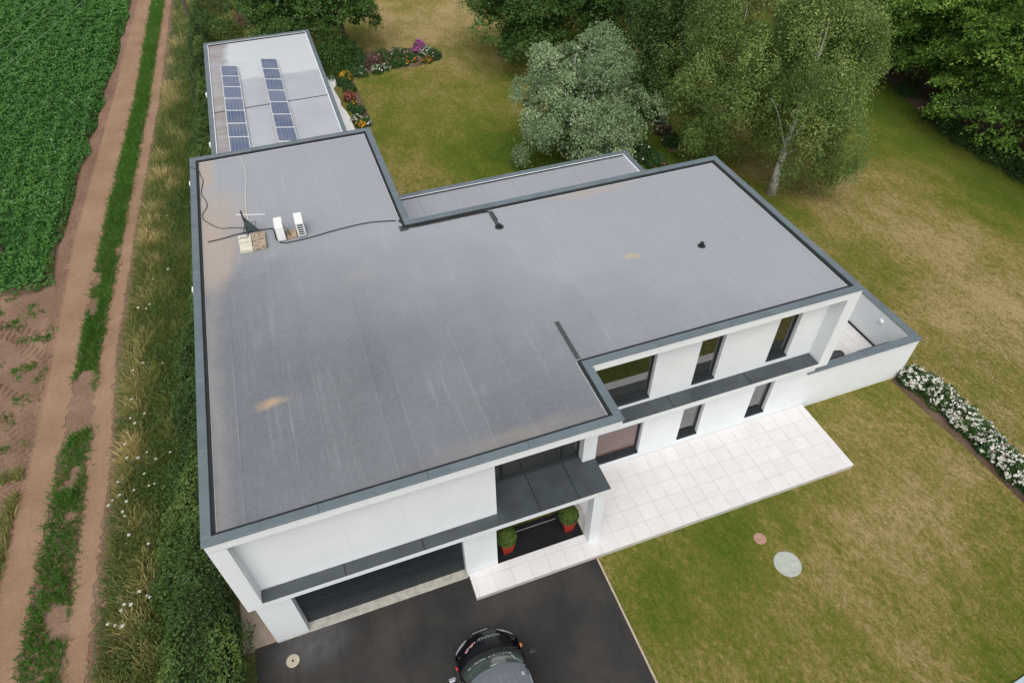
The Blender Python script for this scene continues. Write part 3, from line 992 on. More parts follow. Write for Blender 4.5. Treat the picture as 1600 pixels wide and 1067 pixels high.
# terrace with tiles
terr = MB().box(6.03, 20.12, -0.47, 2.46, -0.03, 0.185)
terr = MB().prism([(6.0, -0.5), (20.14, -0.5), (20.14, 2.455), (10.31, 2.455), (10.31, 1.41), (9.99, 1.41), (9.99, 0.33), (6.0, 0.33)], -0.04, 0.186).build('terrace', 'terrace_edge')
tag(terr, 'white tiled front terrace running along the house', 'terrace', kind='structure')
tx = [6.0, 6.11]
while tx[-1] < 20.0:
    tx.append(round(tx[-1]+0.5985, 4))
tx[-1] = 20.155
ty = [-0.515, 0.068, 0.648, 1.222, 1.798, 2.452]
for i in range(len(tx)-1):
    for j in range(5):
        a, b, c, d = tx[i], tx[i+1], ty[j], ty[j+1]
        if a < 9.9:
            if j == 1: d = 0.328
            if j > 1: continue
        if 9.9 < a < 10.3 and j == 1:
            pass
        MB().box(a+0.0035, b-0.0035, c+0.0035, d-0.0035, 0.187, 0.2+random.uniform(-0.0012, 0.0012)).build('tile', 'terrace_tile', terr)

# ================================================================ ROOF FITTINGS
ZT = ZR+0.006


def solar_panel(x, y, lab, grp):
    t = empty('solar_panel', (x, y, 3.122)); tag(t, lab, 'solar panel', grp)
    L, Wd, h0, tilt = 1.585, 0.985, 0.12, 0.165
    zz = lambda u: h0 + tilt*(0.5-u/Wd)
    def slab(nm, u0, u1, v0, v1, lo, hi, mat, origin=False):
        vs = [(u, v, zz(u)+k) for k in (lo, hi) for u, v in ((u0, v0), (u1, v0), (u1, v1), (u0, v1))]
        return MB().add(vs, [(3, 2, 1, 0), (4, 5, 6, 7), (0, 1, 5, 4), (1, 2, 6, 5), (2, 3, 7, 6), (3, 0, 4, 7)]).build(nm, mat, t)
    w2, l2 = Wd/2, L/2
    f = 0.026
    for d in ((-w2, w2, -l2, -l2+f), (-w2, w2, l2-f, l2), (-w2, -w2+f, -l2+f, l2-f), (w2-f, w2, -l2+f, l2-f)):
        slab('frame', *d, -0.02, 0.02, 'white_plastic')
    slab('cell_glass', -w2+f, w2-f, -l2+f, l2-f, -0.012, 0.012, 'solar_cells')
    for v in (-l2+0.15, l2-0.15):
        vs = [(-w2+0.05, v-0.02, 0.0), (w2-0.05, v-0.02, 0.0), (w2-0.05, v-0.02, zz(w2)-0.021), (-w2+0.05, v-0.02, zz(-w2)-0.021)]
        vs += [(a, b+0.04, c) for a, b, c in vs]
        MB().add(vs, [(0, 1, 2, 3), (7, 6, 5, 4), (0, 4, 5, 1), (1, 5, 6, 2), (2, 6, 7, 3), (3, 7, 4, 0)]).build('support', 'aluminium', t)
    return t


ORD = ('first', 'second', 'third', 'fourth', 'fifth', 'sixth', 'last')
for k in range(7):
    for x, y, side in ((1.45, 25.01, 'hedge'), (3.84, 25.22, 'lawn')):
        solar_panel(x, y+k*1.598, '%s blue solar panel counting from the tall roof, %s-side row' % (ORD[k], side), 'solar panels on the low wing')

# concrete blocks, aerial, air-conditioning units
for x0, x1, y0, y1, m, lab in (
        (1.50, 1.93, 11.40, 11.83, 'clean_block', 'pale concrete ballast block at the foot of the aerial, wire lying on it'),
        (1.95, 2.41, 11.42, 11.86, 'mossy_block', 'mossy brown concrete ballast block at the foot of the aerial'),
        (1.52, 1.94, 10.92, 11.34, 'clean_block', 'clean pale concrete ballast block nearest the stained roof edge corner'),
        (1.96, 2.41, 10.94, 11.36, 'mossy_block', 'lichen-spotted concrete ballast block beside the clean pale one')):
    b = MB().box(x0, x1, y0, y1, ZT+0.003, ZT+0.15).build('concrete_block', m, bevel=0.012)
    tag(b, lab, 'block', 'ballast blocks on the roof')

ae = empty('aerial', (1.86, 11.9, ZT)); tag(ae, 'dark aerial mount with white rod standing behind the concrete blocks', 'aerial')
MB().tube([(0, 0, 0), (0, 0.0, 1.05)], 0.03, 8).build('mast', 'aerial_paint', ae)
MB().add([(-0.03, -0.05, 0.25), (0.42, -0.10, 0.18), (0.0, -0.02, 0.85), (-0.03, -0.02, 0.25), (0.42, -0.07, 0.18), (0.0, 0.01, 0.85)],
         [(0, 1, 2), (5, 4, 3), (0, 3, 4, 1), (1, 4, 5, 2), (2, 5, 3, 0)]).build('gusset', 'aerial_paint', ae)
MB().tube([(-0.18, 0.06, 0.9), (0.75, -0.12, 0.82)], 0.012, 6).build('boom', 'white_plastic', ae)
for k in range(5):
    x = -0.1+k*0.18
    MB().tube([(x-0.02, -0.10-0.02*k+0.04, 0.89-0.014*k), (x+0.03, 0.16-0.03*k, 0.90-0.014*k)], 0.006, 5).build('director', 'aluminium', ae)
for a in (0.4, 2.4, 4.4):
    MB().tube([(0.03*math.cos(a), 0.03*math.sin(a), 0.5), (0.26*math.cos(a), 0.26*math.sin(a), 0.0)], 0.014, 6).build('leg', 'aerial_paint', ae)
pts = [(0.28+0.07*math.cos(k*0.6), -0.02+0.05*math.sin(k*0.6), 0.48+0.06*math.sin(k*0.6)) for k in range(24)]
MB().tube(pts, 0.01, 5).build('cable_coil', 'cable_black', ae)


def condenser(x, y, lab, grille):
    t = empty('condenser_unit', (x, y, ZT)); tag(t, lab, 'air conditioner')
    MB().box(-0.14, 0.14, -0.32, 0.32, 0.05, 0.62).build('casing', 'white_plastic', t, bevel=0.018)
    for yy in (-0.27, 0.27):
        boxo('foot', (-0.16, 0.16, yy-0.035, yy+0.035, 0.0, 0.049), 'grey_plastic', t)
    if grille:
        for k in range(5):
            z = 0.12+k*0.09
            boxo('slot', (-0.095, 0.095, -0.328, -0.321, z, z+0.05), 'black_trim', t)
        boxo('end_plate', (-0.145, 0.145, -0.34, -0.10, 0.03, 0.075), 'grey_plastic', t)
    else:
        boxo('access_panel', (-0.11, 0.11, -0.328, -0.321, 0.1, 0.42), 'white_plastic', t)
        boxo('valve_plate', (0.142, 0.155, -0.2, 0.0, 0.1, 0.4), 'black_trim', t)
        for k in range(3):
            MB().tube([(0.15, -0.18+k*0.07, 0.35), (0.25, -0.2+k*0.08, 0.4-0.06*k), (0.30, -0.22+k*0.06, 0.1)], 0.012, 6).build('pipe', 'cable_black' if k != 1 else 'aluminium', t)
        boxo('bracket', (0.157, 0.32, -0.05, -0.03, 0.42, 0.45), 'aluminium', t)
    fan = MB().lathe([(0.2, 0), (0.2, 0.01), (0.03, 0.015)], 20).build('fan_guard', 'grey_plastic', t)
    fan.rotation_euler = (0, R(90), 0); fan.location = (0.141, 0.02, 0.36)


condenser(2.94, 11.46, 'plain white air-conditioning unit with pipes on its side', False)
condenser(3.63, 11.50, 'white air-conditioning unit with five black slots in its end', True)
tag(MB().box(3.12, 3.44, 11.22, 11.62, ZT+0.003, ZT+0.10).build('packing_board', 'plywood', bevel=0.008), 'brown weathered board lying between the two air-conditioning units', 'board')


def cable(name, pts, r, mat, lab, cat='cable', n=6, sub=5):
    P = [Vector(p) for p in pts]
    out = []
    for i in range(len(P)-1):
        p0, p1, p2, p3 = P[max(i-1, 0)], P[i], P[i+1], P[min(i+2, len(P)-1)]
        for k in range(sub):
            s = k/sub
            out.append(0.5*((2*p1)+(p2-p0)*s+(2*p0-5*p1+4*p2-p3)*s*s+(3*p1-p0-3*p2+p3)*s**3))
    out.append(P[-1])
    return tag(MB().tube(out, r, n).build(name, mat, smooth=True), lab, cat)


zc = ZT+0.016
cable('roof_cable', [(0.0, 17.3, H+0.012), (0.20, 17.15, H+0.012), (0.30, 17.0, H-0.03), (0.34, 16.7, zc), (0.42, 16.33, zc), (0.35, 15.6, zc), (0.34, 15.3, zc), (0.50, 14.7, zc), (0.50, 14.3, zc), (0.35, 13.9, zc), (0.38, 13.5, zc), (0.65, 13.05, zc), (0.96, 12.72, zc), (1.4, 12.6, zc), (1.8, 12.4, zc)],
      0.014, 'cable_brown', 'thin brown cable snaking from the roof edge to the aerial')
zb = ZT+0.024
cable('roof_cable', [(0.47, 12.03, zb), (1.0, 12.06, zb), (1.5, 12.14, zb), (2.1, 12.12, zb), (2.60, 12.07, zb), (2.7, 11.95, zb), (2.72, 11.7, zb), (2.75, 11.3, zb), (2.95, 11.05, zb), (3.3, 11.02, zb), (3.79, 11.03, zb), (4.88, 11.17, zb), (5.97, 11.2, zb), (6.9, 10.98, zb)],
      0.019, 'cable_black', 'thick black pipe run crossing the roof past the air-conditioning units')
cable('roof_cable', [(1.9, 17.7, zc), (1.95, 17.3, zc), (2.03, 16.9, zc), (2.02, 16.0, zc), (1.98, 15.37, zc), (1.9, 14.5, zc), (1.88, 13.86, zc), (1.88, 12.9, zc), (1.87, 12.3, zc)],
      0.016, 'cable_white', 'dirty white cable running straight up the roof to the aerial')
cable('roof_cable', [(1.53, 11.6, ZT+0.165), (1.65, 11.66, ZT+0.165), (1.8, 11.60, ZT+0.165), (1.86, 11.72, ZT+0.17), (1.87, 11.83, ZT+0.2)], 0.010, 'cable_black', 'short black wire lying across a pale concrete block')
zd = ZT+0.03
dp = empty('drain_pipe', (7.0, 10.9, zd)); tag(dp, 'black drain pipe along the inner roof edge bending to a round outlet', 'pipe')
MB().tube([(0, 0.05, 0), (0.08, -0.2, 0), (0.2, -0.50, 0), (0.6, -0.54, 0), (2.9, -0.535, 0), (3.2, -0.56, 0)], 0.026, 8).build('pipe', 'cable_black', dp, smooth=True)
MB().box(3.19, 3.32, -1.46, -0.56, -0.026, 0.022).build('cover_strip', 'flashing_dark', dp, bevel=0.012)
MB().tube([(3.33, -0.6, 0.0), (3.335, -1.2, 0.0)], 0.022, 6).build('pipe', 'cable_black', dp)
fl = MB().lathe([(0.16, 0.0), (0.16, 0.006), (0.06, 0.02), (0.055, 0.13), (0.03, 0.14)], 16, (10.28, 9.33, ZT+0.002)).build('roof_outlet', 'black_bitumen', smooth=False)
tag(fl, 'small black round roof outlet at the end of the bent drain pipe', 'outlet')
vp = empty('vent_pipe', (16.4, 5.85, ZT+0.002)); vp.scale = (0.8, 0.8, 0.75); tag(vp, 'short black vent pipe on a round collar alone on the roof', 'vent')
MB().lathe([(0.17, 0), (0.17, 0.008), (0.07, 0.02)], 18).build('collar', 'black_bitumen', vp)
MB().lathe([(0.055, 0.02), (0.055, 0.14), (0.08, 0.15), (0.09, 0.19), (0.03, 0.22)], 14).build('pipe', 'cable_black', vp)
tag(MB().box(10.24, 10.38, 2.46, 4.1, ZT+0.003, ZT+0.012).build('flashing_strip', 'flashing_dark', bevel=0.003), 'narrow grey flashing strip leading from the inner roof corner', 'flashing')
tag(MB().box(6.92, 7.22, 10.28, 10.6, ZT+0.007, ZT+0.014).build('flashing_patch', 'flashing_dark'), 'small dark flashing patch where the two roofs meet', 'flashing')

# furniture in the walled terrace
gs = empty('garden_sofa', (23.1, 3.05, 0.532)); tag(gs, 'dark outdoor sofa with white cushion against the terrace wall', 'sofa')
boxo('seat', (-0.75, 0.75, -0.28, 0.5, 0.1, 0.42), 'dark_cover', gs, bevel=0.03)
boxo('backrest', (-0.75, 0.75, -0.33, -0.16, 0.42, 1.45), 'dark_cover', gs, bevel=0.03)
boxo('cushion', (-0.7, 0.1, -0.15, 0.35, 0.425, 0.58), 'cushion', gs, bevel=0.04)
for x in (-0.7, 0.66):
    for y in (-0.25, 0.42):
        boxo('leg', (x, x+0.06, y, y+0.06, 0.0, 0.099), 'dark_cover', gs)
bq = empty('barbecue', (21.3, 3.1, 0.532)); tag(bq, 'black hooded barbecue behind the terrace wall', 'barbecue')
MB().grid(lambda u, v: (-0.62+1.24*u, -0.3*math.cos(math.pi*v), 0.95+0.52*math.sin(math.pi*v)*(0.75+0.25*math.sin(math.pi*u))), 12, 10).build('hood', 'dark_cover', bq, smooth=True)
boxo('cabinet', (-0.6, 0.6, -0.28, 0.28, 0.06, 0.949), 'dark_cover', bq, bevel=0.02)
for x in (-0.5, 0.5):
    w = MB().lathe([(0.06, -0.02), (0.06, 0.02)], 12).build('wheel', 'rubber', bq)
    w.rotation_euler = (R(90), 0, 0); w.location = (x, 0, 0.06)

# planters with clipped box balls
def planter(x, y, lab):
    t = empty('planter', (x, y, 0.1)); tag(t, lab, 'planter', 'planters by the entrance')
    a, b, h = 0.135, 0.215, 0.60
    vs = [(sx*a, sy*a, 0) for sx, sy in ((-1, -1), (1, -1), (1, 1), (-1, 1))] + [(sx*b, sy*b, h) for sx, sy in ((-1, -1), (1, -1), (1, 1), (-1, 1))]
    c = b-0.035
    vs += [(sx*c, sy*c, h) for sx, sy in ((-1, -1), (1, -1), (1, 1), (-1, 1))] + [(sx*c*0.95, sy*c*0.95, h-0.06) for sx, sy in ((-1, -1), (1, -1), (1, 1), (-1, 1))]
    fs = [(3, 2, 1, 0)] + [(i, (i+1) % 4, 4+(i+1) % 4, 4+i) for i in range(4)] + [(4+i, 4+(i+1) % 4, 8+(i+1) % 4, 8+i) for i in range(4)] + [(8+i, 8+(i+1) % 4, 12+(i+1) % 4, 12+i) for i in range(4)]
    MB().add(vs, fs).build('pot', 'red_glaze', t)
    boxo('compost', (-c*0.95, c*0.95, -c*0.95, c*0.95, h-0.09, h-0.058), 'bed_soil', t)
    bl = empty('box_ball', (0, 0, 0)); tag(bl, 'clipped green box ball growing in the planter'); bl.parent = t
    MB().tube([(0, 0, h-0.07), (0, 0, h+0.2)], 0.02, 6).build('stem', 'bark_brown', bl)
    n = 5200
    d = rng.normal(size=(n, 3)); d /= np.linalg.norm(d, axis=1, keepdims=True)
    r = 0.33*(0.78+0.24*rng.random((n, 1)))
    P = d*r*np.array([1, 1, 1.05]) + np.array([0, 0, h+0.27])
    quads('foliage', P, 0.035+0.03*rng.random(n), d+0.6*rng.normal(size=(n, 3)), 0.25+0.5*rng.random(n)+0.2*d[:, 2]*0, 'leaf_box', bl)


planter(7.42, 0.72, 'red tapered planter with box ball beside the wide white pillar')
planter(9.58, 0.76, 'red tapered planter with box ball beside the slim white column')

# covers
def cover(x, y, r, mat, lab, z=0.0, knob=False):
    n = 40
    pr = [(r, 0.0), (r, 0.014), (r-0.02, 0.02), (r*0.5, 0.022), (0.01, 0.023)]
    mb = MB().lathe(pr, n, (x, y, z-0.008))
    o = mb.build('access_cover', mat)
    tag(o, lab, 'access cover')
    if knob:
        MB().lathe([(0.035, 0), (0.035, 0.006)], 10, (x, y, z+0.0155)).build('key_hole', 'black_trim', o)


cover(15.76, -2.78, 0.435, 'cover_lid', 'large pale round inspection cover set in the lawn', -0.012)
cover(15.45, -1.72, 0.21, 'cover_iron', 'small rusty round cover set in the lawn', -0.012)
cover(0.40, -0.36, 0.19, 'cover_sand', 'small sandy round drain cover in the asphalt', 0.0, True)

# pale slab just at the lawn's corner
c0, c1 = Vector(at(1582, 1067, 0.06)), Vector(at(1600, 1055, 0.06))
cd = (c1-c0).normalized(); cn = Vector((cd.y, -cd.x))
c0, c1 = c0-cd*1.6, c1+cd*1.6
tag(MB().prism([tuple(c0), tuple(c0+cn*1.2), tuple(c1+cn*1.2), tuple(c1)], -0.03, 0.06).build('stone_slab', 'slab_grey', bevel=0.01), 'pale blue-grey slab at the corner of the front lawn', 'slab')

# ================================================================ VEHICLE
car = empty('parked_car', (5.755, -1.74, 0.0)); tag(car, 'black car with ribbed grey roof parked nose towards the house', 'car')
HW = 0.92
bow = lambda u: -0.36*abs(u)**2.8


def P3(fn, name, mat, nu=25, nv=9, parent=None, thick=0.0, flip=False):
    return MB().grid(fn, nu, nv, flip).build(name, mat, parent or car, smooth=True, thick=thick)


def U(u): return 2*u-1
P3(lambda u, v: (U(u)*HW*(0.90+0.08*v), bow(U(u))*(1-0.15*v)-0.04-0.64*v, 0.80+0.27*v**0.75-0.05*U(u)**2*(1-v*0.4)), 'bonnet', 'car_paint')
P3(lambda u, v: (U(u)*HW*(0.97-0.07*v**3), bow(U(u))-0.04*v**4-0.06*(1-v)**2, 0.22+0.58*v-0.05*U(u)**2*v**3), 'front_bumper', 'car_paint', flip=True)
P3(lambda u, v: (U(u)*HW*(0.98), bow(U(u))*0.85-0.68-0.13*v, 1.07+0.02*v-0.03*U(u)**2), 'cowl', 'black_trim', nv=4)
ws = P3(lambda u, v: (U(u)*HW*(0.97-0.13*v), bow(U(u))*(0.85-0.27*v)-0.80-0.57*v, 1.09+0.60*v+0.05*math.sin(math.pi*v)-0.03*U(u)**2-0.02*v*U(u)**2), 'windscreen', 'car_glass', nv=10)


def roofz(u): return 1.735+0.05*(1-abs(u)**2.5)
def roof_fn(u, v):
    x = U(u)
    rib = 0.0
    for c in (-0.55, -0.33, -0.11, 0.11, 0.33, 0.55):
        rib += 0.012*math.exp(-((x-c)/0.035)**2)*min(1, max(0, (v-0.05)*14))*min(1, max(0, (0.97-v)*14))
    return (x*HW*0.85, bow(x)*0.58*(1-v)-1.355-2.78*v, roofz(x)-0.03*max(0, 0.06-v)/0.06+rib)
P3(roof_fn, 'roof', 'car_roof_grey', nu=81, nv=30)
for s in (-1, 1):
    P3(lambda u, v: (s*HW*(0.97+0.03*math.sin(math.pi*min(1, v*1.1))-0.0*u), -0.40-3.85*u, 0.24+0.84*v), 'side_panel', 'car_paint', nu=24, nv=8, flip=(s > 0))
    P3(lambda u, v: (s*HW*(0.975-0.125*v), -1.12-3.12*u-0.36*v*(1-u), 1.08+0.64*v), 'side_window', 'car_glass', nu=20, nv=6, flip=(s > 0))
    MB().tube([(s*HW*0.985, -1.10, 1.08), (s*HW*0.90, -1.4, 1.46), (s*HW*0.85, -1.66, 1.73)], 0.032, 8).build('pillar', 'car_paint', car, smooth=True)
    MB().tube([(s*HW*0.86, -1.72, 1.775), (s*HW*0.86, -2.0, 1.81), (s*HW*0.86, -3.9, 1.81), (s*HW*0.86, -4.1, 1.775)], 0.022, 8).build('roof_rail', 'chrome', car, smooth=True)
    b = MB().box(-0.045, 0.045, -0.05, 0.05, 0.0, 0.05).build('rail_foot', 'grey_plastic', car, bevel=0.01); b.location = (s*HW*0.70, -1.78, 1.775)
    P3(lambda u, v: (s*(HW*(0.50+0.42*u)), bow(0.50+0.46*u)+0.018-0.12*v, 0.66+0.15*v+0.01*u), 'headlight', 'lamp_lens', nu=8, nv=5, flip=(s < 0))
    mir = empty('mirror', (s*HW*1.0, -1.12, 1.08)); mir.parent = car
    MB().tube([(0, 0, 0), (s*0.14, 0.02, 0.03)], 0.022, 6).build('arm', 'black_trim', mir)
    MB().box(min(s*0.13, s*0.33), max(s*0.13, s*0.33), -0.05, 0.07, -0.03, 0.15).build('housing', 'black_trim' if s > 0 else 'chrome', mir, bevel=0.025)
    MB().box(min(s*0.15, s*0.31), max(s*0.15, s*0.31), -0.056, -0.0505, -0.01, 0.13).build('glass', 'chrome', mir)
    ind = MB().box(-0.03, 0.03, -0.05, 0.05, -0.025, 0.025).build('indicator', 'amber_lens' if s > 0 else 'red_lens', car, bevel=0.01); ind.location = (s*(HW*0.985+0.03), -0.80, 0.95)
    for y in (-0.86, -3.45):
        wh = empty('wheel', (s*(HW-0.09), y, 0.32)); wh.parent = car; wh.rotation_euler = (0, R(90), 0)
        MB().lathe([(0.21, -0.1), (0.30, -0.105), (0.32, -0.07), (0.32, 0.07), (0.30, 0.105), (0.21, 0.1)], 28).build('tyre', 'rubber', wh, smooth=False)
        MB().lathe([(0.2, 0.098*s), (0.17, 0.11*s), (0.05, 0.107*s), (0.01, 0.11*s)], 20).build('rim', 'aluminium', wh)
P3(lambda u, v: (U(u)*HW*(0.98-0.13*v**2), -4.25+0.12*v, 0.24+1.5*v), 'tailgate', 'car_paint', nu=12, nv=8)
MB().box(-HW*0.9, HW*0.9, -4.1, -0.5, 0.22, 0.9).build('chassis', 'black_trim', car)
MB().box(-0.30, 0.30, -0.015, 0.015, 0.42, 0.53).build('number_plate', 'white_plastic', car).location = (0, 0.03, 0)
MB().tube([(-0.25, 0.028, 0.76), (0.0, 0.032, 0.765), (0.2, 0.03, 0.76)], 0.012, 6).build('grille_bar', 'chrome', car)
for s, x in ((1, -0.35), (1, 0.30)):
    MB().tube([(x, -0.74, 1.105), (x+0.30, -0.80, 1.125), (x+0.52, -0.88, 1.12)], 0.011, 6).build('wiper', 'black_trim', car)
# hand-drawn script along the bonnet: pink swash then looping silver strokes
def on_bonnet(x, v):
    u = x/(HW*(0.90+0.08*v))
    return (x, bow(u)*(1-0.15*v)-0.04-0.64*v, 0.80+0.27*v**0.75-0.05*u*u*(1-v*0.4)+0.006)
sw = [on_bonnet(-0.60+0.03*k, 0.50-0.012*k+0.02*math.sin(k*1.1)) for k in range(13)]
MB().tube(sw, [0.010+0.020*abs(math.sin(0.5+k*0.55)) for k in range(13)], 6).build('lettering', 'pink_vinyl', car)
loops = []
for k in range(150):
    a = k*0.42
    amp = 0.085 if (k//15) % 3 == 1 else 0.05
    loops.append(on_bonnet(-0.19+0.0044*k+0.012*math.cos(a), 0.34-0.02*k/150+amp*math.sin(a)))
MB().tube(loops, 0.007, 5).build('lettering', 'silver_vinyl', car)
# stickers along the foot of the screen and clutter under it
def on_screen(u, v, lift=0.008):
    x = u*HW*(0.97-0.13*v)
    return (x, bow(u)*(0.85-0.27*v)-0.80-0.57*v+lift, 1.09+0.60*v+0.05*math.sin(math.pi*v)-0.03*u*u-0.02*v*u*u+lift)
for k, (u, wv, m) in enumerate([(-0.72, 0.05, 'sticker_white'), (-0.6, 0.03, 'sticker_pink'), (-0.48, 0.05, 'sticker_white'), (-0.41, 0.03, 'sticker_white'), (-0.25, 0.10, 'sticker_white'), (-0.02, 0.03, 'sticker_white'), (0.06, 0.03, 'sticker_pink'), (0.14, 0.025, 'sticker_white'), (0.34, 0.04, 'sticker_pink'), (0.45, 0.02, 'sticker_white'), (0.53, 0.02, 'sticker_white'), (0.63, 0.05, 'sticker_white')]):
    a, b = u-wv, u+wv
    MB().grid(lambda p, q: on_screen(a+(b-a)*p, 0.14+0.11*q), 3, 2).build('sticker', m, ws)
MB().grid(lambda p, q: on_screen(0.62+0.07*p+0.1*q, 0.35+0.35*q), 3, 3).build('sticker', 'sticker_white', ws)
MB().grid(lambda p, q: on_screen(-0.12+0.24*p, 0.80+0.09*q), 3, 2).build('sticker', 'sticker_white', ws)

# VEG

# ================================================================ VEGETATION


def unit(n):
    d = rng.normal(size=(n, 3))
    return d/np.linalg.norm(d, axis=1, keepdims=True)


def crown_clusters(blobs, ncl, shell=0.55, lowcut=-0.75):
    """cluster centres and outward directions through the outer volume of some ellipsoids"""
    B = np.array(blobs, float)
    w = B[:, 3]*B[:, 4]+B[:, 4]*B[:, 5]; w /= w.sum()
    k = rng.choice(len(B), size=ncl*3, p=w)
    d = unit(ncl*3)
    d[:, 2] = np.where(d[:, 2] < lowcut, -d[:, 2], d[:, 2])
    r = shell+(1.06-shell)*np.sqrt(rng.random(ncl*3))
    c = B[k, :3]+d*B[k, 3:6]*r[:, None]
    # keep what is not buried deep in another lobe
    keep = np.ones(len(c), bool)
    for j in range(len(B)):
        q = np.linalg.norm((c-B[j, :3])/B[j, 3:6], axis=1)
        keep &= ~((q < 0.5) & (k != j))
    keep &= c[:, 2] > 0.15
    c, d = c[keep][:ncl], d[keep][:ncl]
    return c, d


def crown(name, parent, origin, blobs, ncl, per, crad, leaf, mat, flat=0.6, normup=0.5, aspect=0.6, droop=0.0, shell=0.55, tintbias=0.0, hang=False, lowcut=-0.75, lobes=0, lr=0.9, lflat=0.8, spread=0.28, contrast=0.55):
    if lobes:
        lc, ld = crown_clusters(blobs, lobes, 0.78, lowcut)
        nl = len(lc)
        lc = lc+ld*(rng.normal(size=(nl, 1))*spread)
        k = rng.integers(0, nl, ncl)
        d = unit(ncl)+ld[k]*0.75+np.array([0, 0, 0.35])
        d /= np.linalg.norm(d, axis=1, keepdims=True)
        lrad = lr*(0.55+0.8*rng.random(nl))
        c = lc[k]+d*lrad[k][:, None]*np.array([1, 1, lflat])*(0.75+0.3*rng.random((ncl, 1)))
        # drooping outer ends
        hd = np.linalg.norm((c-lc[k])[:, :2], axis=1)
        outw = np.sum((c-lc[k])*ld[k], axis=1)
        c[:, 2] -= droop*np.maximum(outw, 0)
        ltint = rng.random(nl)
        keep = c[:, 2] > 0.12
        c, d, k = c[keep], d[keep], k[keep]
        ct = 0.55*ltint[k]+0.45*rng.random(len(c))
    else:
        c, d = crown_clusters(blobs, ncl, shell, lowcut)
        ct = rng.random(len(c))
    n = len(c)
    nrm = d*(1-normup)+np.array([0, 0, 1.0])*normup
    nrm /= np.linalg.norm(nrm, axis=1, keepdims=True)
    sc = crad*(0.6+0.8*rng.random(n))
    ci = np.repeat(np.arange(n), per)
    off = rng.normal(size=(n*per, 3))
    off *= sc[ci][:, None]*0.55
    # flatten each spray along its own normal
    dn = np.sum(off*nrm[ci], axis=1, keepdims=True)
    off -= nrm[ci]*dn*(1-flat)
    if hang:
        off[:, 2] -= np.abs(rng.normal(size=n*per))*sc[ci]*0.9
        off[:, :2] *= 0.75
    else:
        rad = np.linalg.norm(off[:, :2], axis=1)
        off[:, 2] -= droop*rad
    P = c[ci]+off-np.array(origin)
    z = P[:, 2]+origin[2]
    ok = z > 0.03
    tint = np.clip(0.45+tintbias+contrast*(ct[ci]-0.5)+0.36*(rng.random(n*per)-0.5), 0, 1)
    N = nrm[ci]*0.9+0.75*rng.normal(size=(n*per, 3))
    S = leaf*(0.65+0.7*rng.random(n*per))
    quads(name, P[ok], S[ok], N[ok], tint[ok], mat, parent, aspect)
    return c


def limb_pts(a, b, sag=0.0, n=5):
    a, b = Vector(a), Vector(b)
    mid = (a+b)/2+Vector((random.uniform(-.2, .2), random.uniform(-.2, .2), 0.18*(b-a).length+sag))
    out = []
    for i in range(n+1):
        s = i/n
        out.append((1-s)**2*a+2*s*(1-s)*mid+s*s*b)
    return out


def tree(name, base, label, blobs, height, tr, mat, bark, ncl, per, crad, leaf, limbs=8, group=None, tophalf=0.8, fill=6000, **kw):
    x, y = base
    t = empty(name, (x, y, 0)); tag(t, label, 'tree', group)
    th = height*tophalf
    lean = Vector((random.uniform(-.25, .25), random.uniform(-.25, .25), 0))
    pts = [(0, 0, -0.04)]+[tuple(lean*(k/6)**1.5+Vector((random.uniform(-.06, .06), random.uniform(-.06, .06), th*k/6))) for k in range(1, 7)]
    rad = [tr*1.3]+[tr*(1-0.155*k) for k in range(1, 7)]
    MB().tube(pts, rad, 10).build('trunk', bark, t, smooth=True)
    c = crown('crown', t, (x, y, 0), [(bx, by, bz, rx, ry, rz) for bx, by, bz, rx, ry, rz in blobs], ncl, per, crad, leaf, mat, **kw)
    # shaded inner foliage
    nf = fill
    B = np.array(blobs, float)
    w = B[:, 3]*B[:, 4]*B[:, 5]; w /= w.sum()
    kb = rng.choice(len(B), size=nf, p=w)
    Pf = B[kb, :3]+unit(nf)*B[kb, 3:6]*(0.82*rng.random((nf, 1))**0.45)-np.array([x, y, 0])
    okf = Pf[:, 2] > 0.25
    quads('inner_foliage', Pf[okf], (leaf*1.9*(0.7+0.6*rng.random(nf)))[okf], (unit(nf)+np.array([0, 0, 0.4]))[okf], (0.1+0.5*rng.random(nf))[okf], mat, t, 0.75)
    pick = rng.choice(len(c), size=min(limbs, len(c)), replace=False)
    for p in pick:
        tgt = Vector(c[p])-Vector((x, y, 0))
        hz = min(th*0.92, max(height*0.16, tgt.z*random.uniform(0.35, 0.7)))
        k = min(5, int(hz/th*6)); f = hz/th*6-k
        a = Vector(pts[k+0])*(1-f)+Vector(pts[k+1])*f
        lp = limb_pts(a, tgt)
        r0 = tr*0.26*(1-0.5*hz/height)
        MB().tube(lp, [r0*(1-0.15*i) for i in range(len(lp))], 6).build('limb', bark, t, smooth=True)
    return t


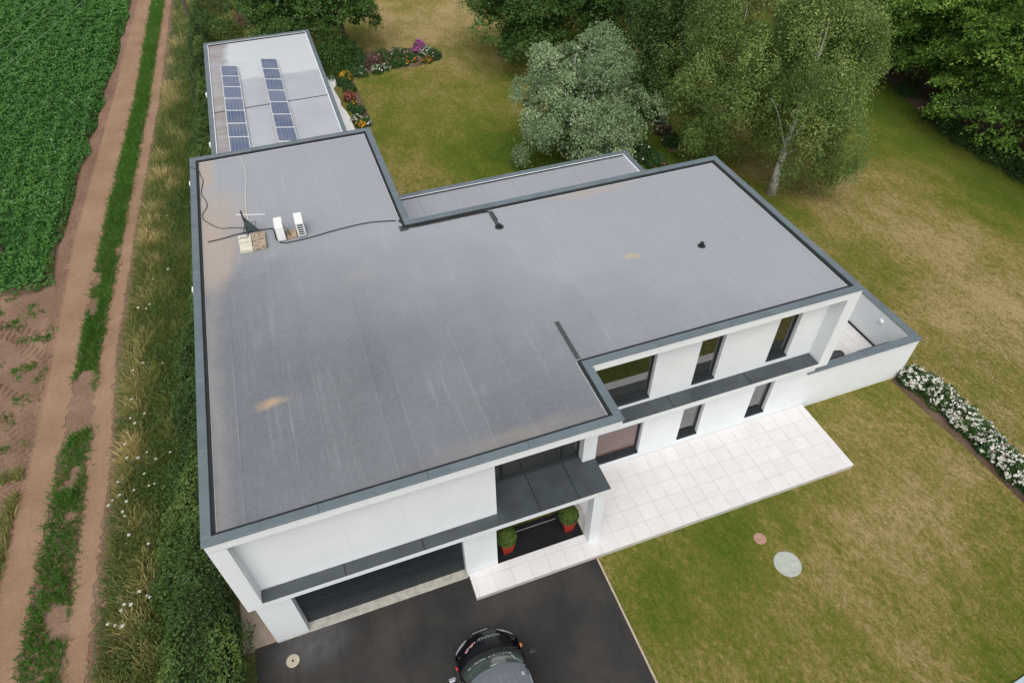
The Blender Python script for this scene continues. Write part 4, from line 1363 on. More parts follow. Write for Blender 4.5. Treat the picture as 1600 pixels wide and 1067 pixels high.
# ---- potato crop over the field
def crop():
    n = 172000
    y = 19.0+(rng.random(n)**0.85)*66
    right = lx(LRL, y)-0.42-0.35*(vnoise(y, y*0, 1.7, 3)-0.3)
    x = right-rng.random(n)**1.15*np.clip(9+(y-20)*0.32, 9, 30)
    # headland: the crop ends in a ragged line across the field
    front = 20.4+0.9*(vnoise(x, x*0, 1.1, 5)-0.5)+np.where(x > -9.2, (x+9.2)*0.5, 0)+np.clip(-(x+9.9), 0, 3)*0.55
    ok = y > front
    x, y = x[ok], y[ok]
    n = len(x)
    row = 0.06*np.cos((x+y*0.022)*2*math.pi/0.9)
    hgt = 0.34+row+0.26*(vnoise(x, y, 0.55, 1)-0.4)+0.10*(vnoise(x, y, 0.22, 2)-0.5)
    edge = np.clip((lx(LRL, y)-0.35-x)/0.5, 0.25, 1)
    z = np.clip(hgt*edge-0.10*rng.random(n)**2*2.2, 0.02, 1)
    P = np.stack([x, y, z], 1)
    N = np.stack([rng.normal(size=n)*0.55, rng.normal(size=n)*0.55, np.ones(n)], 1)
    far = 1+np.clip((y-30)/60, 0, 0.7)
    tint = 0.42+0.55*(hgt-0.38)+0.38*(rng.random(n)-0.5)+0.25*(vnoise(x, y, 2.6, 8)-0.5)
    o = quads('potato_crop', P, (0.10+0.09*rng.random(n))*far, N, tint, 'leaf_crop', None, 0.66)
    tag(o, 'dense dark green potato crop covering the field beside the track', 'crop', kind='stuff')
    k = np.where((vnoise(x, y, 6.0, 21) > 0.36) & (z > 0.3) & (rng.random(n) < 0.022))[0]
    P2 = P[k]+np.array([0, 0, 0.09])
    nf = len(k)
    q = quads('crop_flower', P2, 0.06+0.05*rng.random(nf), N[k]*0.3+np.array([0, 0, 1.0]), rng.random(nf), 'leaf_crop_flower', None, 0.9)
    tag(q, 'tiny pale flowers speckled over the potato crop', 'flowers', kind='stuff')
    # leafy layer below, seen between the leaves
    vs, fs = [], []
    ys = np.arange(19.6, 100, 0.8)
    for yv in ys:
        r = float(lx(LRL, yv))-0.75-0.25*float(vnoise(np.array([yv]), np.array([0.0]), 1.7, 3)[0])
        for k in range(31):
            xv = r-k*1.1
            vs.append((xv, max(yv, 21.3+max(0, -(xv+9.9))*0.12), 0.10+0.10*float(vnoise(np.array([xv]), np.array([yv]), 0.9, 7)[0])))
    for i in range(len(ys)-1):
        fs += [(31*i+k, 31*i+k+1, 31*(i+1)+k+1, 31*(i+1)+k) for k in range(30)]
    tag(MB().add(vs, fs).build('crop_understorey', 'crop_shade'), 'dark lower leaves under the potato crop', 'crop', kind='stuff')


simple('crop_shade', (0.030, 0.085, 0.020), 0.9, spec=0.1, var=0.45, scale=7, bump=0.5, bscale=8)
crop()


# ---- grass blades and weeds
def blades(name, x, y, z0, length, mat, tint, label, lean=0.5, aspect=0.06, cat='grass', dirb=(0, 0)):
    n = len(x)
    P = np.stack([x, y, np.full(n, z0)], 1)
    T = np.stack([rng.normal(size=n)*lean+dirb[0], rng.normal(size=n)*lean+dirb[1], np.ones(n)], 1)
    N = rng.normal(size=(n, 3)); N[:, 2] *= 0.2
    o = quads(name, P, length, N, tint, mat, None, aspect, T, True)
    return tag(o, label, cat, kind='stuff')


def strip_grass():
    # median between the ruts
    n = 46000
    y = -12+rng.random(n)*92
    a, b = lx(LRR, y)+0.06, lx(RRL, y)-0.02
    x = a+(b-a)*rng.random(n)+0.10*rng.normal(size=n)
    # worn gap where vehicles turn
    cov = vnoise(x, y, 0.7, 31)
    gap = np.exp(-((y-13.2)/2.6)**2)*0.5+np.exp(-((y-3.3)/0.8)**2)*0.22+np.exp(-((y-19)/2.5)**2)*0.35*(x < -6.2)
    ok = cov > 0.06+gap
    x, y = x[ok], y[ok]
    blades('track_grass', x, y, -0.01, 0.13+0.20*rng.random(len(x))*(0.5+vnoise(x, y, 0.9, 12)), 'grass_green',
           0.25+0.5*rng.random(len(x))+0.3*(vnoise(x, y, 1.5, 4)-0.5), 'green grass growing between the two wheel ruts', 0.75, 0.17)
    # field margin at the near end of the headland
    n = 16000
    y = -6+rng.random(n)*16.5
    x = lx(LRL, y)-0.02-rng.random(n)**1.4*3.5
    ok = vnoise(x, y, 0.8, 51) > 0.25+np.clip((y-8.2)/4, 0, 1)*0.7
    x, y = x[ok], y[ok]
    tt = 0.2+0.55*rng.random(len(x))+0.5*(vnoise(x, y, 1.3, 14)-0.4)
    blades('margin_grass', x, y, -0.02, 0.2+0.25*rng.random(len(x)), 'grass_long', tt*0.8, 'rough green and straw grass on the field margin', 0.6, 0.13)
    # seedlings on the bare headland
    n = 900
    y = 9+rng.random(n)*12; x = lx(LRL, y)-0.1-rng.random(n)*4.5
    ok = vnoise(x, y, 0.5, 61) > 0.72
    x, y = np.repeat(x[ok], 12), np.repeat(y[ok], 12)
    x = x+rng.normal(size=len(x))*0.12; y = y+rng.normal(size=len(y))*0.12
    blades('headland_weed', x, y, -0.02, 0.10+0.10*rng.random(len(x)), 'grass_green', rng.random(len(x)), 'small green weed seedlings on the bare headland soil', 0.9, 0.4)


strip_grass()


def verge():
    n = 115000
    y = -9+rng.random(n)*84
    a = lx(RRR, y)+0.02
    b = np.where(y < 42, np.interp(y, [-9, 2, 12, 22, 50], [-2.6, -2.5, -1.8, -1.1, -0.9]), 6.0)
    x = a+(b-a)*rng.random(n)
    # height and dryness wander along the verge
    dry = 0.45*vnoise(x*1.6, y*0.8+x*0.7, 1.9, 71)+0.55*vnoise(x, y, 0.6, 72)
    ctr = a+0.9
    dry = dry+0.26*np.exp(-((x-ctr)/0.8)**2)-0.02-0.22*np.clip((x-a-1.6)/1.2, 0, 1)-0.25*np.exp(-((x-a)/0.25)**2)
    dens = rng.random(n) < np.where(y < 42, 1.0, 0.5)
    x, y, dry, a = x[dens], y[dens], dry[dens], a[dens]
    n = len(x)
    ln = (0.22+0.36*rng.random(n))*np.clip((x-a)/0.5, 0.35, 1)*(0.7+0.7*dry)
    tint = np.clip(1.5*(dry-0.42)+0.55*(rng.random(n)-0.5), 0, 1)
    blades('verge_grass', x, y, -0.04, ln, 'grass_long', tint, 'long green and straw-coloured grass on the verge', 0.75, 0.085, dirb=(0.15, -0.3))
    # leafy weeds low in the verge
    n = 50000
    y = -9+rng.random(n)*70
    a = lx(RRR, y)+0.1
    b = np.interp(y, [-9, 2, 12, 22, 50], [-2.6, -2.5, -1.8, -1.1, -0.9])
    x = a+(b-a)*rng.random(n)**0.7
    ok = vnoise(x, y, 0.8, 81) > 0.35
    x, y = x[ok], y[ok]; n = len(x)
    z = 0.06+0.42*rng.random(n)*vnoise(x, y, 0.6, 82)
    o = quads('verge_weed', np.stack([x, y, z], 1), 0.06+0.06*rng.random(n), np.stack([rng.normal(size=n)*.6, rng.normal(size=n)*.6, np.ones(n)], 1),
              0.35+0.5*rng.random(n)+0.4*(vnoise(x, y, 1.6, 83)-0.5), 'leaf_fresh', None, 0.6)
    tag(o, 'low leafy weeds mixed through the verge grass', 'weeds', kind='stuff')


verge()

# ---- hedge along the side of the house
hedge = empty('hedge', (-1.8, 10, 0)); tag(hedge, 'long dark green clipped hedge between the verge and the house', 'hedge')


def build_hedge():
    n = 112000
    y = -9+rng.random(n)*59
    hgt = 1.62+0.7*(vnoise(y, y*0, 3.1, 91)-0.5)
    wl = np.interp(y, [-9, 2, 12, 22, 50], [-3.1, -3.0, -2.3, -1.6, -1.4])+0.5*(vnoise(y, y*0, 1.6, 92)-0.5)
    wr = np.where(y < 0.9, -0.66, np.where(y < 18.5, -0.98, -0.25))+0.12*(vnoise(y, y*0, 0.8, 93)-0.5)
    mid = (wl+wr)/2; half = (wr-wl)/2
    top = rng.random(n) < 0.6
    tt = rng.random(n)*2-1
    side = np.where(rng.random(n) < 0.5, -1.0, 1.0)
    tz = rng.random(n)
    x = np.where(top, mid+half*tt, mid+half*side*(1-0.12*tz**4))
    z = np.where(top, hgt*(1-np.abs(tt)**6*0.25), hgt*tz*0.92)
    ct = np.where(top, tt**5, side*0.95)
    st = np.where(top, 0.9, 0.15)
    # slope down on the verge side
    z = z*np.where(x < mid, 0.6+0.4*np.clip((x-wl)/(mid-wl), 0, 1), 1.0)
    bump = 0.75*(vnoise(x+z, y, 0.85, 94)-0.5)+0.32*(vnoise(x-z, y, 0.3, 95)-0.5)
    nx, nz = ct, st+0.35
    inset = rng.random(n)**2*0.28
    x2 = x+nx*(bump-inset)*0.8; z2 = z+nz*(bump-inset)*0.7
    ok = z2 > 0.02
    P = np.stack([x2+1.8, y-10, z2], 1)[ok]
    N = np.stack([nx, np.zeros(n), nz], 1)[ok]+0.7*rng.normal(size=(ok.sum(), 3))
    tint = (0.38+0.4*(rng.random(n)-0.5)+0.75*(vnoise(x*1.4, y, 1.3, 96)-0.5)+0.3*bump)[ok]
    quads('foliage', P, 0.065+0.06*rng.random(ok.sum()), N, tint, 'leaf_hedge', hedge, 0.62)
    for yy in np.arange(-8.5, 50, 1.3):
        xx = (-1.9 if yy < 12 else -1.25)+random.uniform(-.2, .2)
        MB().tube([(xx+1.8, yy-10, -0.05), (xx+1.8+random.uniform(-.2, .2), yy-10, 0.7), (xx+1.8+random.uniform(-.4, .4), yy-10+random.uniform(-.3, .3), 1.4)], [0.05, 0.04, 0.015], 6).build('stem', 'bark_brown', hedge)
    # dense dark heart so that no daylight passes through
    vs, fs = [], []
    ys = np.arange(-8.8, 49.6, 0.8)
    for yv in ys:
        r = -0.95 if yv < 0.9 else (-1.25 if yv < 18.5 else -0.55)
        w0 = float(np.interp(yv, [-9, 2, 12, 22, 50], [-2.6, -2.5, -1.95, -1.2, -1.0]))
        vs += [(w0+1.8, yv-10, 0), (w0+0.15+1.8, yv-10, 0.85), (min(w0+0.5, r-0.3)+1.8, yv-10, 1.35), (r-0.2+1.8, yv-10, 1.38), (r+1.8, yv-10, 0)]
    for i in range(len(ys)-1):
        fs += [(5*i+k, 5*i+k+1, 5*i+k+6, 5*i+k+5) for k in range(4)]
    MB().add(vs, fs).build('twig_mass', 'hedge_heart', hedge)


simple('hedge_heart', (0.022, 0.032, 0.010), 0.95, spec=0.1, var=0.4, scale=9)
build_hedge()

# ---- cow parsley heads in the verge
cp = None
spots = [(245, 8), (262, 700), (225, 700), (205, 760), (188, 795), (195, 780), (170, 775), (222, 640), (200, 648), (192, 690), (180, 748), (232, 472), (225, 476), (215, 480), (205, 575), (222, 565), (203, 620), (196, 712), (215, 714), (240, 712),
         (190, 800), (168, 788), (200, 834), (228, 845), (216, 922), (224, 924), (186, 950), (175, 972), (165, 972), (182, 974), (190, 976), (232, 930), (192, 942), (204, 944), (258, 330), (236, 430), (262, 420), (250, 560), (210, 660), (184, 770), (228, 752), (236, 748), (222, 735)]
for i, (px, py) in enumerate(spots):
    x, y = at(px, py, 0.75)
    if cp is None:
        cp = empty('cow_parsley', (x, y, 0)); tag(cp, 'flat white cow parsley flower head on a tall stalk in the verge grass', 'wildflower', 'cow parsley in the verge')
        MB().tube([(0, 0, -0.05), (0.02, 0.02, 0.4), (0.0, 0.0, 0.74)], [0.01, 0.008, 0.006], 5).build('stalk', 'stalk_green', cp) if 'stalk_green' in MATS else (simple('stalk_green', (0.07, 0.12, 0.03), 0.7), MB().tube([(0, 0, -0.05), (0.02, 0.02, 0.4), (0.0, 0.0, 0.74)], [0.01, 0.008, 0.006], 5).build('stalk', 'stalk_green', cp))
        n = 46
        a = rng.random(n)*6.283; r = 0.062*np.sqrt(rng.random(n))
        quads('flower_head', np.stack([r*np.cos(a), r*np.sin(a), 0.76-r*0.25], 1), np.full(n, 0.026), np.stack([rng.normal(size=n)*.25, rng.normal(size=n)*.25, np.ones(n)], 1), rng.random(n), 'petal_white', cp, 0.9)
    else:
        s = random.uniform(0.6, 1.0)
        dup(cp, (x, y, 0), random.uniform(0, 6), s)

# ---- garden trees
tree('whitebeam_tree', (19.6, 23.4), 'silvery grey-green round tree on the back lawn behind the low roof',
     [(19.90, 23.47, 3.60, 2.61, 2.52, 2.55), (18.10, 22.66, 3.06, 1.62, 1.62, 1.76), (21.70, 23.47, 3.06, 1.71, 1.80, 1.94), (19.27, 21.76, 1.98, 1.98, 1.62, 1.67), (20.17, 23.74, 5.22, 1.35, 1.35, 1.32), (21.07, 22.12, 2.16, 1.62, 1.53, 1.67), (18.73, 23.56, 4.50, 1.26, 1.26, 1.32), (21.43, 23.92, 4.50, 1.26, 1.26, 1.23), (19.81, 22.12, 0.99, 1.80, 1.08, 0.79), (17.83, 22.48, 1.53, 1.08, 0.99, 0.88)],
     7.4, 0.2, 'leaf_whitebeam', 'bark_grey', 2900, 24, 0.28, 0.12, 6, fill=4500, flat=0.8, normup=0.45, lobes=58, lr=0.95, lflat=0.85, spread=0.42, contrast=0.8)
tree('birch_tree', (28.1, 15.6), 'tall white-trunked birch with drooping leaves at the corner of the house',
     [(28.6, 16.4, 7.0, 2.7, 2.6, 3.6), (29.8, 15.6, 5.6, 1.6, 1.6, 2.7), (27.0, 16.9, 5.8, 1.9, 1.9, 2.8), (29.3, 14.7, 4.6, 1.7, 1.4, 2.4), (29.0, 17.0, 9.8, 1.8, 1.8, 2.2), (30.6, 16.9, 7.2, 1.4, 1.6, 2.2), (27.6, 15.6, 4.9, 1.4, 1.2, 1.7), (30.0, 14.9, 3.0, 1.0, 0.8, 1.8)],
     12.5, 0.22, 'leaf_birch', 'bark_birch', 2700, 36, 0.42, 0.105, 5, fill=4500, hang=True, flat=0.9, normup=0.3, lowcut=-0.95, lobes=95, lr=0.85, lflat=1.25, spread=0.35, contrast=0.75)
tree('birch_tree', (27.2, 20.2), 'second birch, shorter, growing behind the tall birch and the roof corner',
     [(26.8, 20.4, 5.2, 2.2, 2.2, 3.2), (25.9, 19.8, 3.6, 1.6, 1.6, 2.4), (27.4, 21.0, 8.2, 1.9, 1.9, 2.6), (28.0, 19.6, 4.0, 1.7, 1.7, 2.6), (26.4, 19.4, 2.2, 1.5, 1.2, 1.6)],
     10.5, 0.17, 'leaf_birch', 'bark_birch', 1700, 34, 0.42, 0.105, 3, fill=3500, hang=True, flat=0.9, normup=0.3, lowcut=-0.95, tintbias=-0.05, lobes=60, lr=0.8, lflat=1.25, spread=0.35, contrast=0.75)
tree('birch_tree', (27.6, 28.2), 'slim dark birch standing behind the silvery tree',
     [(27.4, 28.0, 5.0, 2.6, 2.4, 3.8), (26.2, 27.0, 3.4, 1.8, 1.8, 2.4), (28.6, 29.0, 8.0, 2.2, 2.2, 3.0), (30.6, 29.0, 5.4, 2.4, 2.2, 3.5), (28.4, 26.6, 3.0, 1.8, 1.6, 2.2)],
     11.0, 0.16, 'leaf_birch_dark', 'bark_birch', 1600, 32, 0.45, 0.13, 4, fill=7000, hang=True, flat=0.9, normup=0.3, lowcut=-0.95, lobes=80, lr=0.85, lflat=1.3)
tree('oak_tree', (23.8, 37.0), 'broad dark oak with low branches over the back lawn',
     [(23.8, 37.2, 5.0, 4.4, 4.2, 3.6), (20.6, 37.4, 3.8, 2.6, 2.5, 2.2), (22.3, 34.6, 2.9, 2.2, 2.0, 2.2), (25.8, 34.6, 3.2, 2.4, 2.2, 2.5), (28.4, 36.6, 4.6, 3.0, 3.0, 3.4), (19.4, 38.8, 4.6, 2.2, 2.0, 1.9)],
     9.5, 0.34, 'leaf_oak', 'bark_brown', 2500, 26, 0.36, 0.16, 8, flat=0.5, normup=0.5, lobes=110, lr=1.0, lflat=0.7)
tree('maple_tree', (9.6, 43.4), 'dark leafy tree overhanging the far end of the low wing',
     [(8.4, 43.6, 4.0, 2.7, 2.5, 2.5), (6.2, 43.6, 3.3, 2.3, 2.0, 2.2), (10.6, 43.6, 3.3, 1.8, 1.7, 1.7), (4.4, 44.4, 3.8, 1.8, 1.8, 1.9), (9.2, 44.6, 5.6, 2.0, 2.0, 1.6)],
     7.2, 0.22, 'leaf_oak', 'bark_brown', 1700, 26, 0.33, 0.145, 7, flat=0.5, normup=0.5, tintbias=0.12, lobes=80, lr=0.85, lflat=0.7)

# belt of hornbeams along the far edge of the lawn
belt = [((46.6, 27.0), 0.0, 3.9, 'broad hornbeam in the tree belt, farthest along beside the dark gap'),
        ((46.0, 21.4), 0.05, 4.0, 'broad hornbeam in the middle of the tree belt edge'),
        ((45.8, 15.6), 0.0, 4.0, 'broad hornbeam in the tree belt overhanging the low shrubs'),
        ((45.6, 9.8), 0.0, 4.0, 'hornbeam at the near end of the tree belt'),
        ((52.6, 31.0), -0.05, 4.6, 'tall hornbeam in the second rank behind the tree belt'),
        ((52.5, 23.5), -0.05, 4.6, 'hornbeam in the second rank behind the middle of the belt'),
        ((47.6, 37.5), -0.3, 4.2, 'very dark hornbeam closing the gap at the corner of the lawn'),
        ((40.0, 42.0), -0.3, 4.4, 'dark hornbeam at the back of the lawn behind the birches'),
        ((33.5, 44.0), -0.25, 4.2, 'dark hornbeam at the back of the lawn beside the oak')]
for i, ((bx, by), tb, r, lab) in enumerate(belt):
    fr = i < 4
    tree('hornbeam_tree', (bx, by), lab,
         [(bx-0.1, by, 4.6, r, r, 3.4), (bx-1.9, by-1.3, 2.8, r*0.6, r*0.6, 1.9), (bx-1.7, by+1.5, 3.0, r*0.58, r*0.58, 2.0), (bx+0.3, by+0.2, 7.8, r*0.8, r*0.8, 2.9), (bx-1.4, by, 6.0, r*0.7, r*0.75, 2.4)],
         11.0, 0.26, 'leaf_hornbeam', 'bark_brown', 2300 if fr else 950, 24, 0.42, 0.155 if fr else 0.22, 3, 'tree belt along the lawn', flat=0.2, normup=0.8, droop=0.35, tintbias=tb, lowcut=-0.6, fill=7000, lobes=120 if fr else 70, lr=1.2, lflat=0.2, spread=0.4, contrast=0.75)


def shrub(name, x, y, r, h, mat, label, cat='shrub', group=None, n=None, leaf=0.085, petals=None, npet=0, psize=0.06, tb=0.0, pz=0.75):
    t = empty(name, (x, y, 0)); tag(t, label, cat, group)
    n = n or int(900*r*max(r, h)+350)
    d = unit(n); d[:, 2] = np.abs(d[:, 2])*1.05-0.05
    lump = 0.78+0.42*vnoise(np.arctan2(d[:, 1], d[:, 0])*1.9+x, d[:, 2]*2.6+y, 1.0, 101)
    rr = (0.5+0.5*rng.random(n)**0.4)*lump
    P = d*rr[:, None]*np.array([r, r, h])
    P[:, 2] = np.maximum(P[:, 2], 0.02)
    quads('foliage', P, leaf*(0.6+0.8*rng.random(n)), d*0.8+0.7*rng.normal(size=(n, 3)), 0.45+tb+0.5*(rng.random(n)-0.5)+0.4*(lump-1.0), mat, t, 0.6)
    for k in range(3):
        a = k*2.1+x
        MB().tube([(0.03*math.cos(a), 0.03*math.sin(a), -0.03), (r*0.35*math.cos(a), r*0.35*math.sin(a), h*0.62)], [0.02, 0.008], 5).build('stem', 'bark_brown', t)
    if petals:
        d2 = unit(npet); d2[:, 2] = np.abs(d2[:, 2])*0.7+pz*0.35
        d2 /= np.linalg.norm(d2, axis=1, keepdims=True)
        P2 = d2*np.array([r, r, h])*(0.92+0.14*rng.random((npet, 1)))
        k5 = np.repeat(np.arange(npet), 5)
        P2 = P2[k5]+rng.normal(size=(npet*5, 3))*psize*0.32
        quads('blossom', P2, np.full(npet*5, psize)*(0.7+0.5*rng.random(npet*5)), d2[k5]+0.5*rng.normal(size=(npet*5, 3)), rng.random(npet*5), petals, t, 0.85)
    return t


# evergreen mass below the maple
x, y = at(520, 105, 0.6)
shrub('evergreen_shrub', x-0.1, y+0.6, 1.55, 2.3, 'leaf_oak', 'tall dark evergreen shrub at the far corner of the low wing', n=5200, leaf=0.13)
x, y = at(535, 80, 0.9)
shrub('evergreen_shrub', x+0.4, y+0.5, 1.2, 1.7, 'leaf_oak', 'dark rounded evergreen shrub between the wing and the flower bed', n=3600, leaf=0.12, tb=-0.05)
for (px, py, r, h, mat, lab, tb) in (
        (352, 52, 1.3, 1.7, 'leaf_hedge', 'olive green shrub beyond the end of the low wing', 0.1),
        (318, 40, 1.4, 1.6, 'leaf_fresh', 'fresh green bush at the verge beyond the low wing', 0.0),
        (390, 30, 1.3, 1.9, 'leaf_bronze', 'brownish bush behind the low wing', 0.1),
        (428, 42, 1.1, 1.5, 'leaf_hedge', 'small dark bush behind the middle of the low wing', -0.1),
        (330, 10, 1.6, 2.0, 'leaf_hedge', 'dark bush farther along the verge', -0.15)):
    x, y = at(px, py, 0.6)
    shrub('bush', x, y+0.5, r, h, mat, lab, n=3200, leaf=0.12, tb=tb)

# island flower bed
bedpts = [at(*p) for p in ((536, 122), (560, 118), (600, 110), (650, 104), (684, 95), (690, 84), (668, 72), (620, 78), (560, 82), (540, 92))]
tag(sheet('flower_bed', bedpts, -0.008, 'bed_soil'), 'brown soil of the island flower bed', 'bed')
bed2 = [at(*p) for p in ((533, 118), (548, 118), (584, 196), (560, 205))]
tag(sheet('flower_bed', bed2, -0.008, 'bed_soil'), 'brown soil of the border beside the white paving', 'bed')
flowers = [
    (548, 112, 0.55, 0.6, 'leaf_fresh', None, 0, 'fresh green clump at the wing end of the island bed'),
    (563, 113, 0.6, 0.55, 'leaf_shrub', 'petal_white', 14, 'green clump edged with white flowers in the island bed'),
    (580, 100, 0.6, 0.7, 'leaf_bronze', None, 0, 'brown-leaved clump in the island bed'),
    (566, 97, 0.65, 0.75, 'leaf_shrub', None, 0, 'dark green clump at the back of the island bed'),
    (590, 109, 0.5, 0.5, 'leaf_fresh', 'petal_white', 40, 'pale variegated clump at the front of the island bed'),
    (596, 86, 0.75, 0.9, 'leaf_oak', None, 0, 'dark mounded shrub at the back of the island bed'),
    (588, 94, 0.55, 0.7, 'leaf_bronze', 'petal_pink', 16, 'bronze clump with dusty pink flowers in the island bed'),
    (605, 98, 0.5, 0.7, 'leaf_shrub', 'petal_red', 18, 'clump with dull red flowers in the middle of the island bed'),
    (604, 105, 0.35, 0.45, 'leaf_shrub', 'petal_white', 14, 'small clump with pale pink and white flowers at the bed front'),
    (620, 85, 0.65, 0.8, 'leaf_shrub', 'petal_white', 22, 'leafy clump dotted with white flowers in the island bed'),
    (618, 100, 0.5, 0.5, 'leaf_fresh', None, 0, 'low bright green clump at the front of the island bed'),
    (630, 98, 0.45, 0.45, 'leaf_fresh', 'petal_yellow', 12, 'low clump with small yellow flowers in the island bed'),
    (634, 86, 0.5, 0.7, 'leaf_shrub', 'petal_pink', 14, 'clump with pink flowers beside the magenta one'),
    (644, 92, 0.45, 0.5, 'leaf_shrub', 'petal_orange', 10, 'clump with scattered orange flowers in the island bed'),
    (656, 76, 0.55, 0.95, 'leaf_shrub', 'petal_magenta', 150, 'bright magenta flowering shrub in the island bed'),
    (666, 82, 0.5, 0.7, 'leaf_shrub', 'petal_white', 50, 'pale grey-white flowering clump beside the magenta shrub'),
    (678, 86, 0.6, 0.7, 'leaf_shrub', 'petal_pink', 8, 'dark green clump at the lawn tip of the island bed'),
    (667, 94, 0.4, 0.45, 'leaf_fresh', 'petal_orange', 26, 'low bright orange flowering clump at the bed edge'),
    (540, 121, 0.45, 0.65, 'leaf_fresh', 'petal_yellow', 110, 'golden yellow flowering clump beside the low wing'),
    (546, 138, 0.5, 0.5, 'leaf_fresh', None, 0, 'bright green clump beside the white paving'),
    (546, 152, 0.42, 0.6, 'leaf_bronze', 'petal_red', 90, 'red flowering clump beside the white paving'),
    (536, 128, 0.5, 0.5, 'leaf_shrub', None, 0, 'dark green clump between the yellow and green clumps'),
    (552, 166, 0.45, 0.45, 'leaf_fresh', 'petal_yellow', 6, 'yellow-green clump beside the white paving'),
    (560, 172, 0.45, 0.5, 'leaf_shrub', None, 0, 'grey-green grassy clump beside the white paving'),
    (557, 186, 0.4, 0.4, 'leaf_shrub', 'petal_white', 40, 'white flowering clump near the tall roof corner'),
    (564, 194, 0.35, 0.4, 'leaf_fresh', 'petal_yellow', 40, 'small yellow flowering clump near the tall roof corner'),
    (572, 190, 0.4, 0.45, 'leaf_shrub', 'petal_white', 20, 'green clump with a few white flowers at the border end')]
for px, py, r, h, mat, pet, npet, lab in flowers:
    x, y = at(px, py, h*0.35)
    shrub('flower_clump', x, y, r, h, mat, lab, 'plant', 'garden flowers behind the house', n=1500, leaf=0.085, petals=pet, npet=npet, psize=0.085)

# shrubs beneath the silvery tree and along the border towards the birches
border = [at(*p) for p in ((1000, 262), (985, 235), (1005, 165), (1030, 150), (1062, 228), (1040, 262))]
for px, py, r, h, mat, pet, npet, lab in (
        (985, 225, 0.8, 1.1, 'leaf_oak', 'petal_white', 4, 'dark shrub with white blooms behind the low roof corner'),
        (1005, 238, 0.8, 1.0, 'leaf_shrub', 'petal_white', 6, 'green rose bush with a few white blooms near the low roof'),
        (1025, 250, 0.7, 0.9, 'leaf_shrub', 'petal_red', 6, 'green bush with red blooms at the main roof edge'),
        (960, 240, 0.9, 1.1, 'leaf_oak', None, 0, 'dark shrub under the silvery tree'),
        (925, 247, 0.9, 1.0, 'leaf_oak', None, 0, 'dark low shrub against the low roof under the silvery tree'),
        (1036, 200, 0.6, 0.7, 'leaf_bronze', None, 0, 'brown border shrub between the silvery tree and the birches'),
        (1050, 218, 0.6, 0.7, 'leaf_shrub', 'petal_pink', 4, 'border shrub with pink flowers beside the birches'),
        (1022, 180, 0.55, 0.6, 'leaf_bronze', 'petal_yellow', 2, 'low border clump with brown stems beside the birches')):
    x, y = at(px, py, h*0.4)
    shrub('garden_shrub', x, y, r, h, mat, lab, 'shrub', 'shrubs round the silvery tree', n=2200, leaf=0.095, petals=pet, npet=npet, psize=0.10)
sb = [at(*p) for p in ((1008, 150), (1022, 146), (1066, 232), (1046, 238))]
tag(sheet('flower_bed', sb, -0.008, 'bed_soil'), 'narrow brown border between silvery tree and birches', 'bed')

# soil border and low shrubs under the tree belt
bb = [at(1372, 112), at(1390, 130), at(1450, 188), at(1530, 240), at(1600, 288), at(1700, 352)]
tag(sheet('belt_border', bb+[(x+9.0, y+1.5) for x, y in bb[::-1]], -0.008, 'bed_soil'), 'brown soil border beneath the tree belt', 'border')
LAUREL = [(1415, 140, 0.8, 0.9, -0.2), (1455, 178, 0.8, 0.8, -0.1), (1478, 198, 0.9, 1.0, 0.0), (1500, 214, 0.8, 0.8, -0.15), (1535, 228, 1.0, 1.0, -0.1), (1562, 244, 1.1, 1.0, 0.05), (1596, 268, 1.0, 0.9, -0.1), (1625, 282, 1.0, 1.0, -0.05)]
for i, (px, py, r, h, tb) in enumerate(LAUREL):
    x, y = at(px, py, 0.3)
    shrub('laurel_shrub', x+0.3, y, r, h, 'leaf_oak', '%s low dark laurel under the tree belt, counting from the dark gap' % ('first', 'second', 'third', 'fourth', 'fifth', 'sixth', 'seventh', 'last')[i], 'shrub', 'low shrubs under the tree belt', n=2000, leaf=0.12, tb=tb)

# white rose row
NTH = ('first', 'second', 'third', 'fourth', 'fifth', 'sixth', 'seventh', 'eighth', 'ninth', 'tenth', 'last')
rb = [at(1372, 600), at(1402, 578), at(1440, 566), at(1620, 745), at(1640, 830), at(1592, 792), at(1490, 700)]
rb = [at(1392, 594), at(1414, 580), at(1440, 584), at(1640, 775), at(1650, 832), at(1600, 785), at(1505, 696)]
tag(sheet('rose_bed', rb, -0.006, 'bed_soil'), 'brown mulched bed under the white roses', 'bed')
roses = [(1428, 590), (1452, 603), (1470, 622), (1492, 636), (1508, 656), (1530, 672), (1548, 694), (1570, 712), (1590, 735), (1612, 752), (1634, 778)]
for i, (px, py) in enumerate(roses):
    x, y = at(px, py, 0.25)
    t = shrub('rose_bush', x+random.uniform(-.05, .05), y+random.uniform(-.05, .05), 0.54+random.uniform(-.06, .08), 0.74+random.uniform(-.14, .12), 'leaf_fresh' if i % 3 else 'leaf_shrub',
              '%s rose bush from the walled terrace, %s' % (NTH[i], 'with white and pink blooms' if i % 4 == 3 else 'thick with white blooms'),
              'rose bush', 'white roses in the row', n=2300, leaf=0.075, petals='petal_white', npet=int(random.uniform(55, 95)), psize=random.uniform(0.085, 0.105), tb=0.05)
    if i % 4 == 3:
        d = unit(6); d[:, 2] = np.abs(d[:, 2]); k = np.repeat(np.arange(6), 5)
        quads('pink_blossom', d[k]*np.array([0.5, 0.5, 0.78])+rng.normal(size=(30, 3))*0.02, np.full(30, 0.07), d[k]+0.4*rng.normal(size=(30, 3)), rng.random(30), 'petal_pink', t, 0.85)

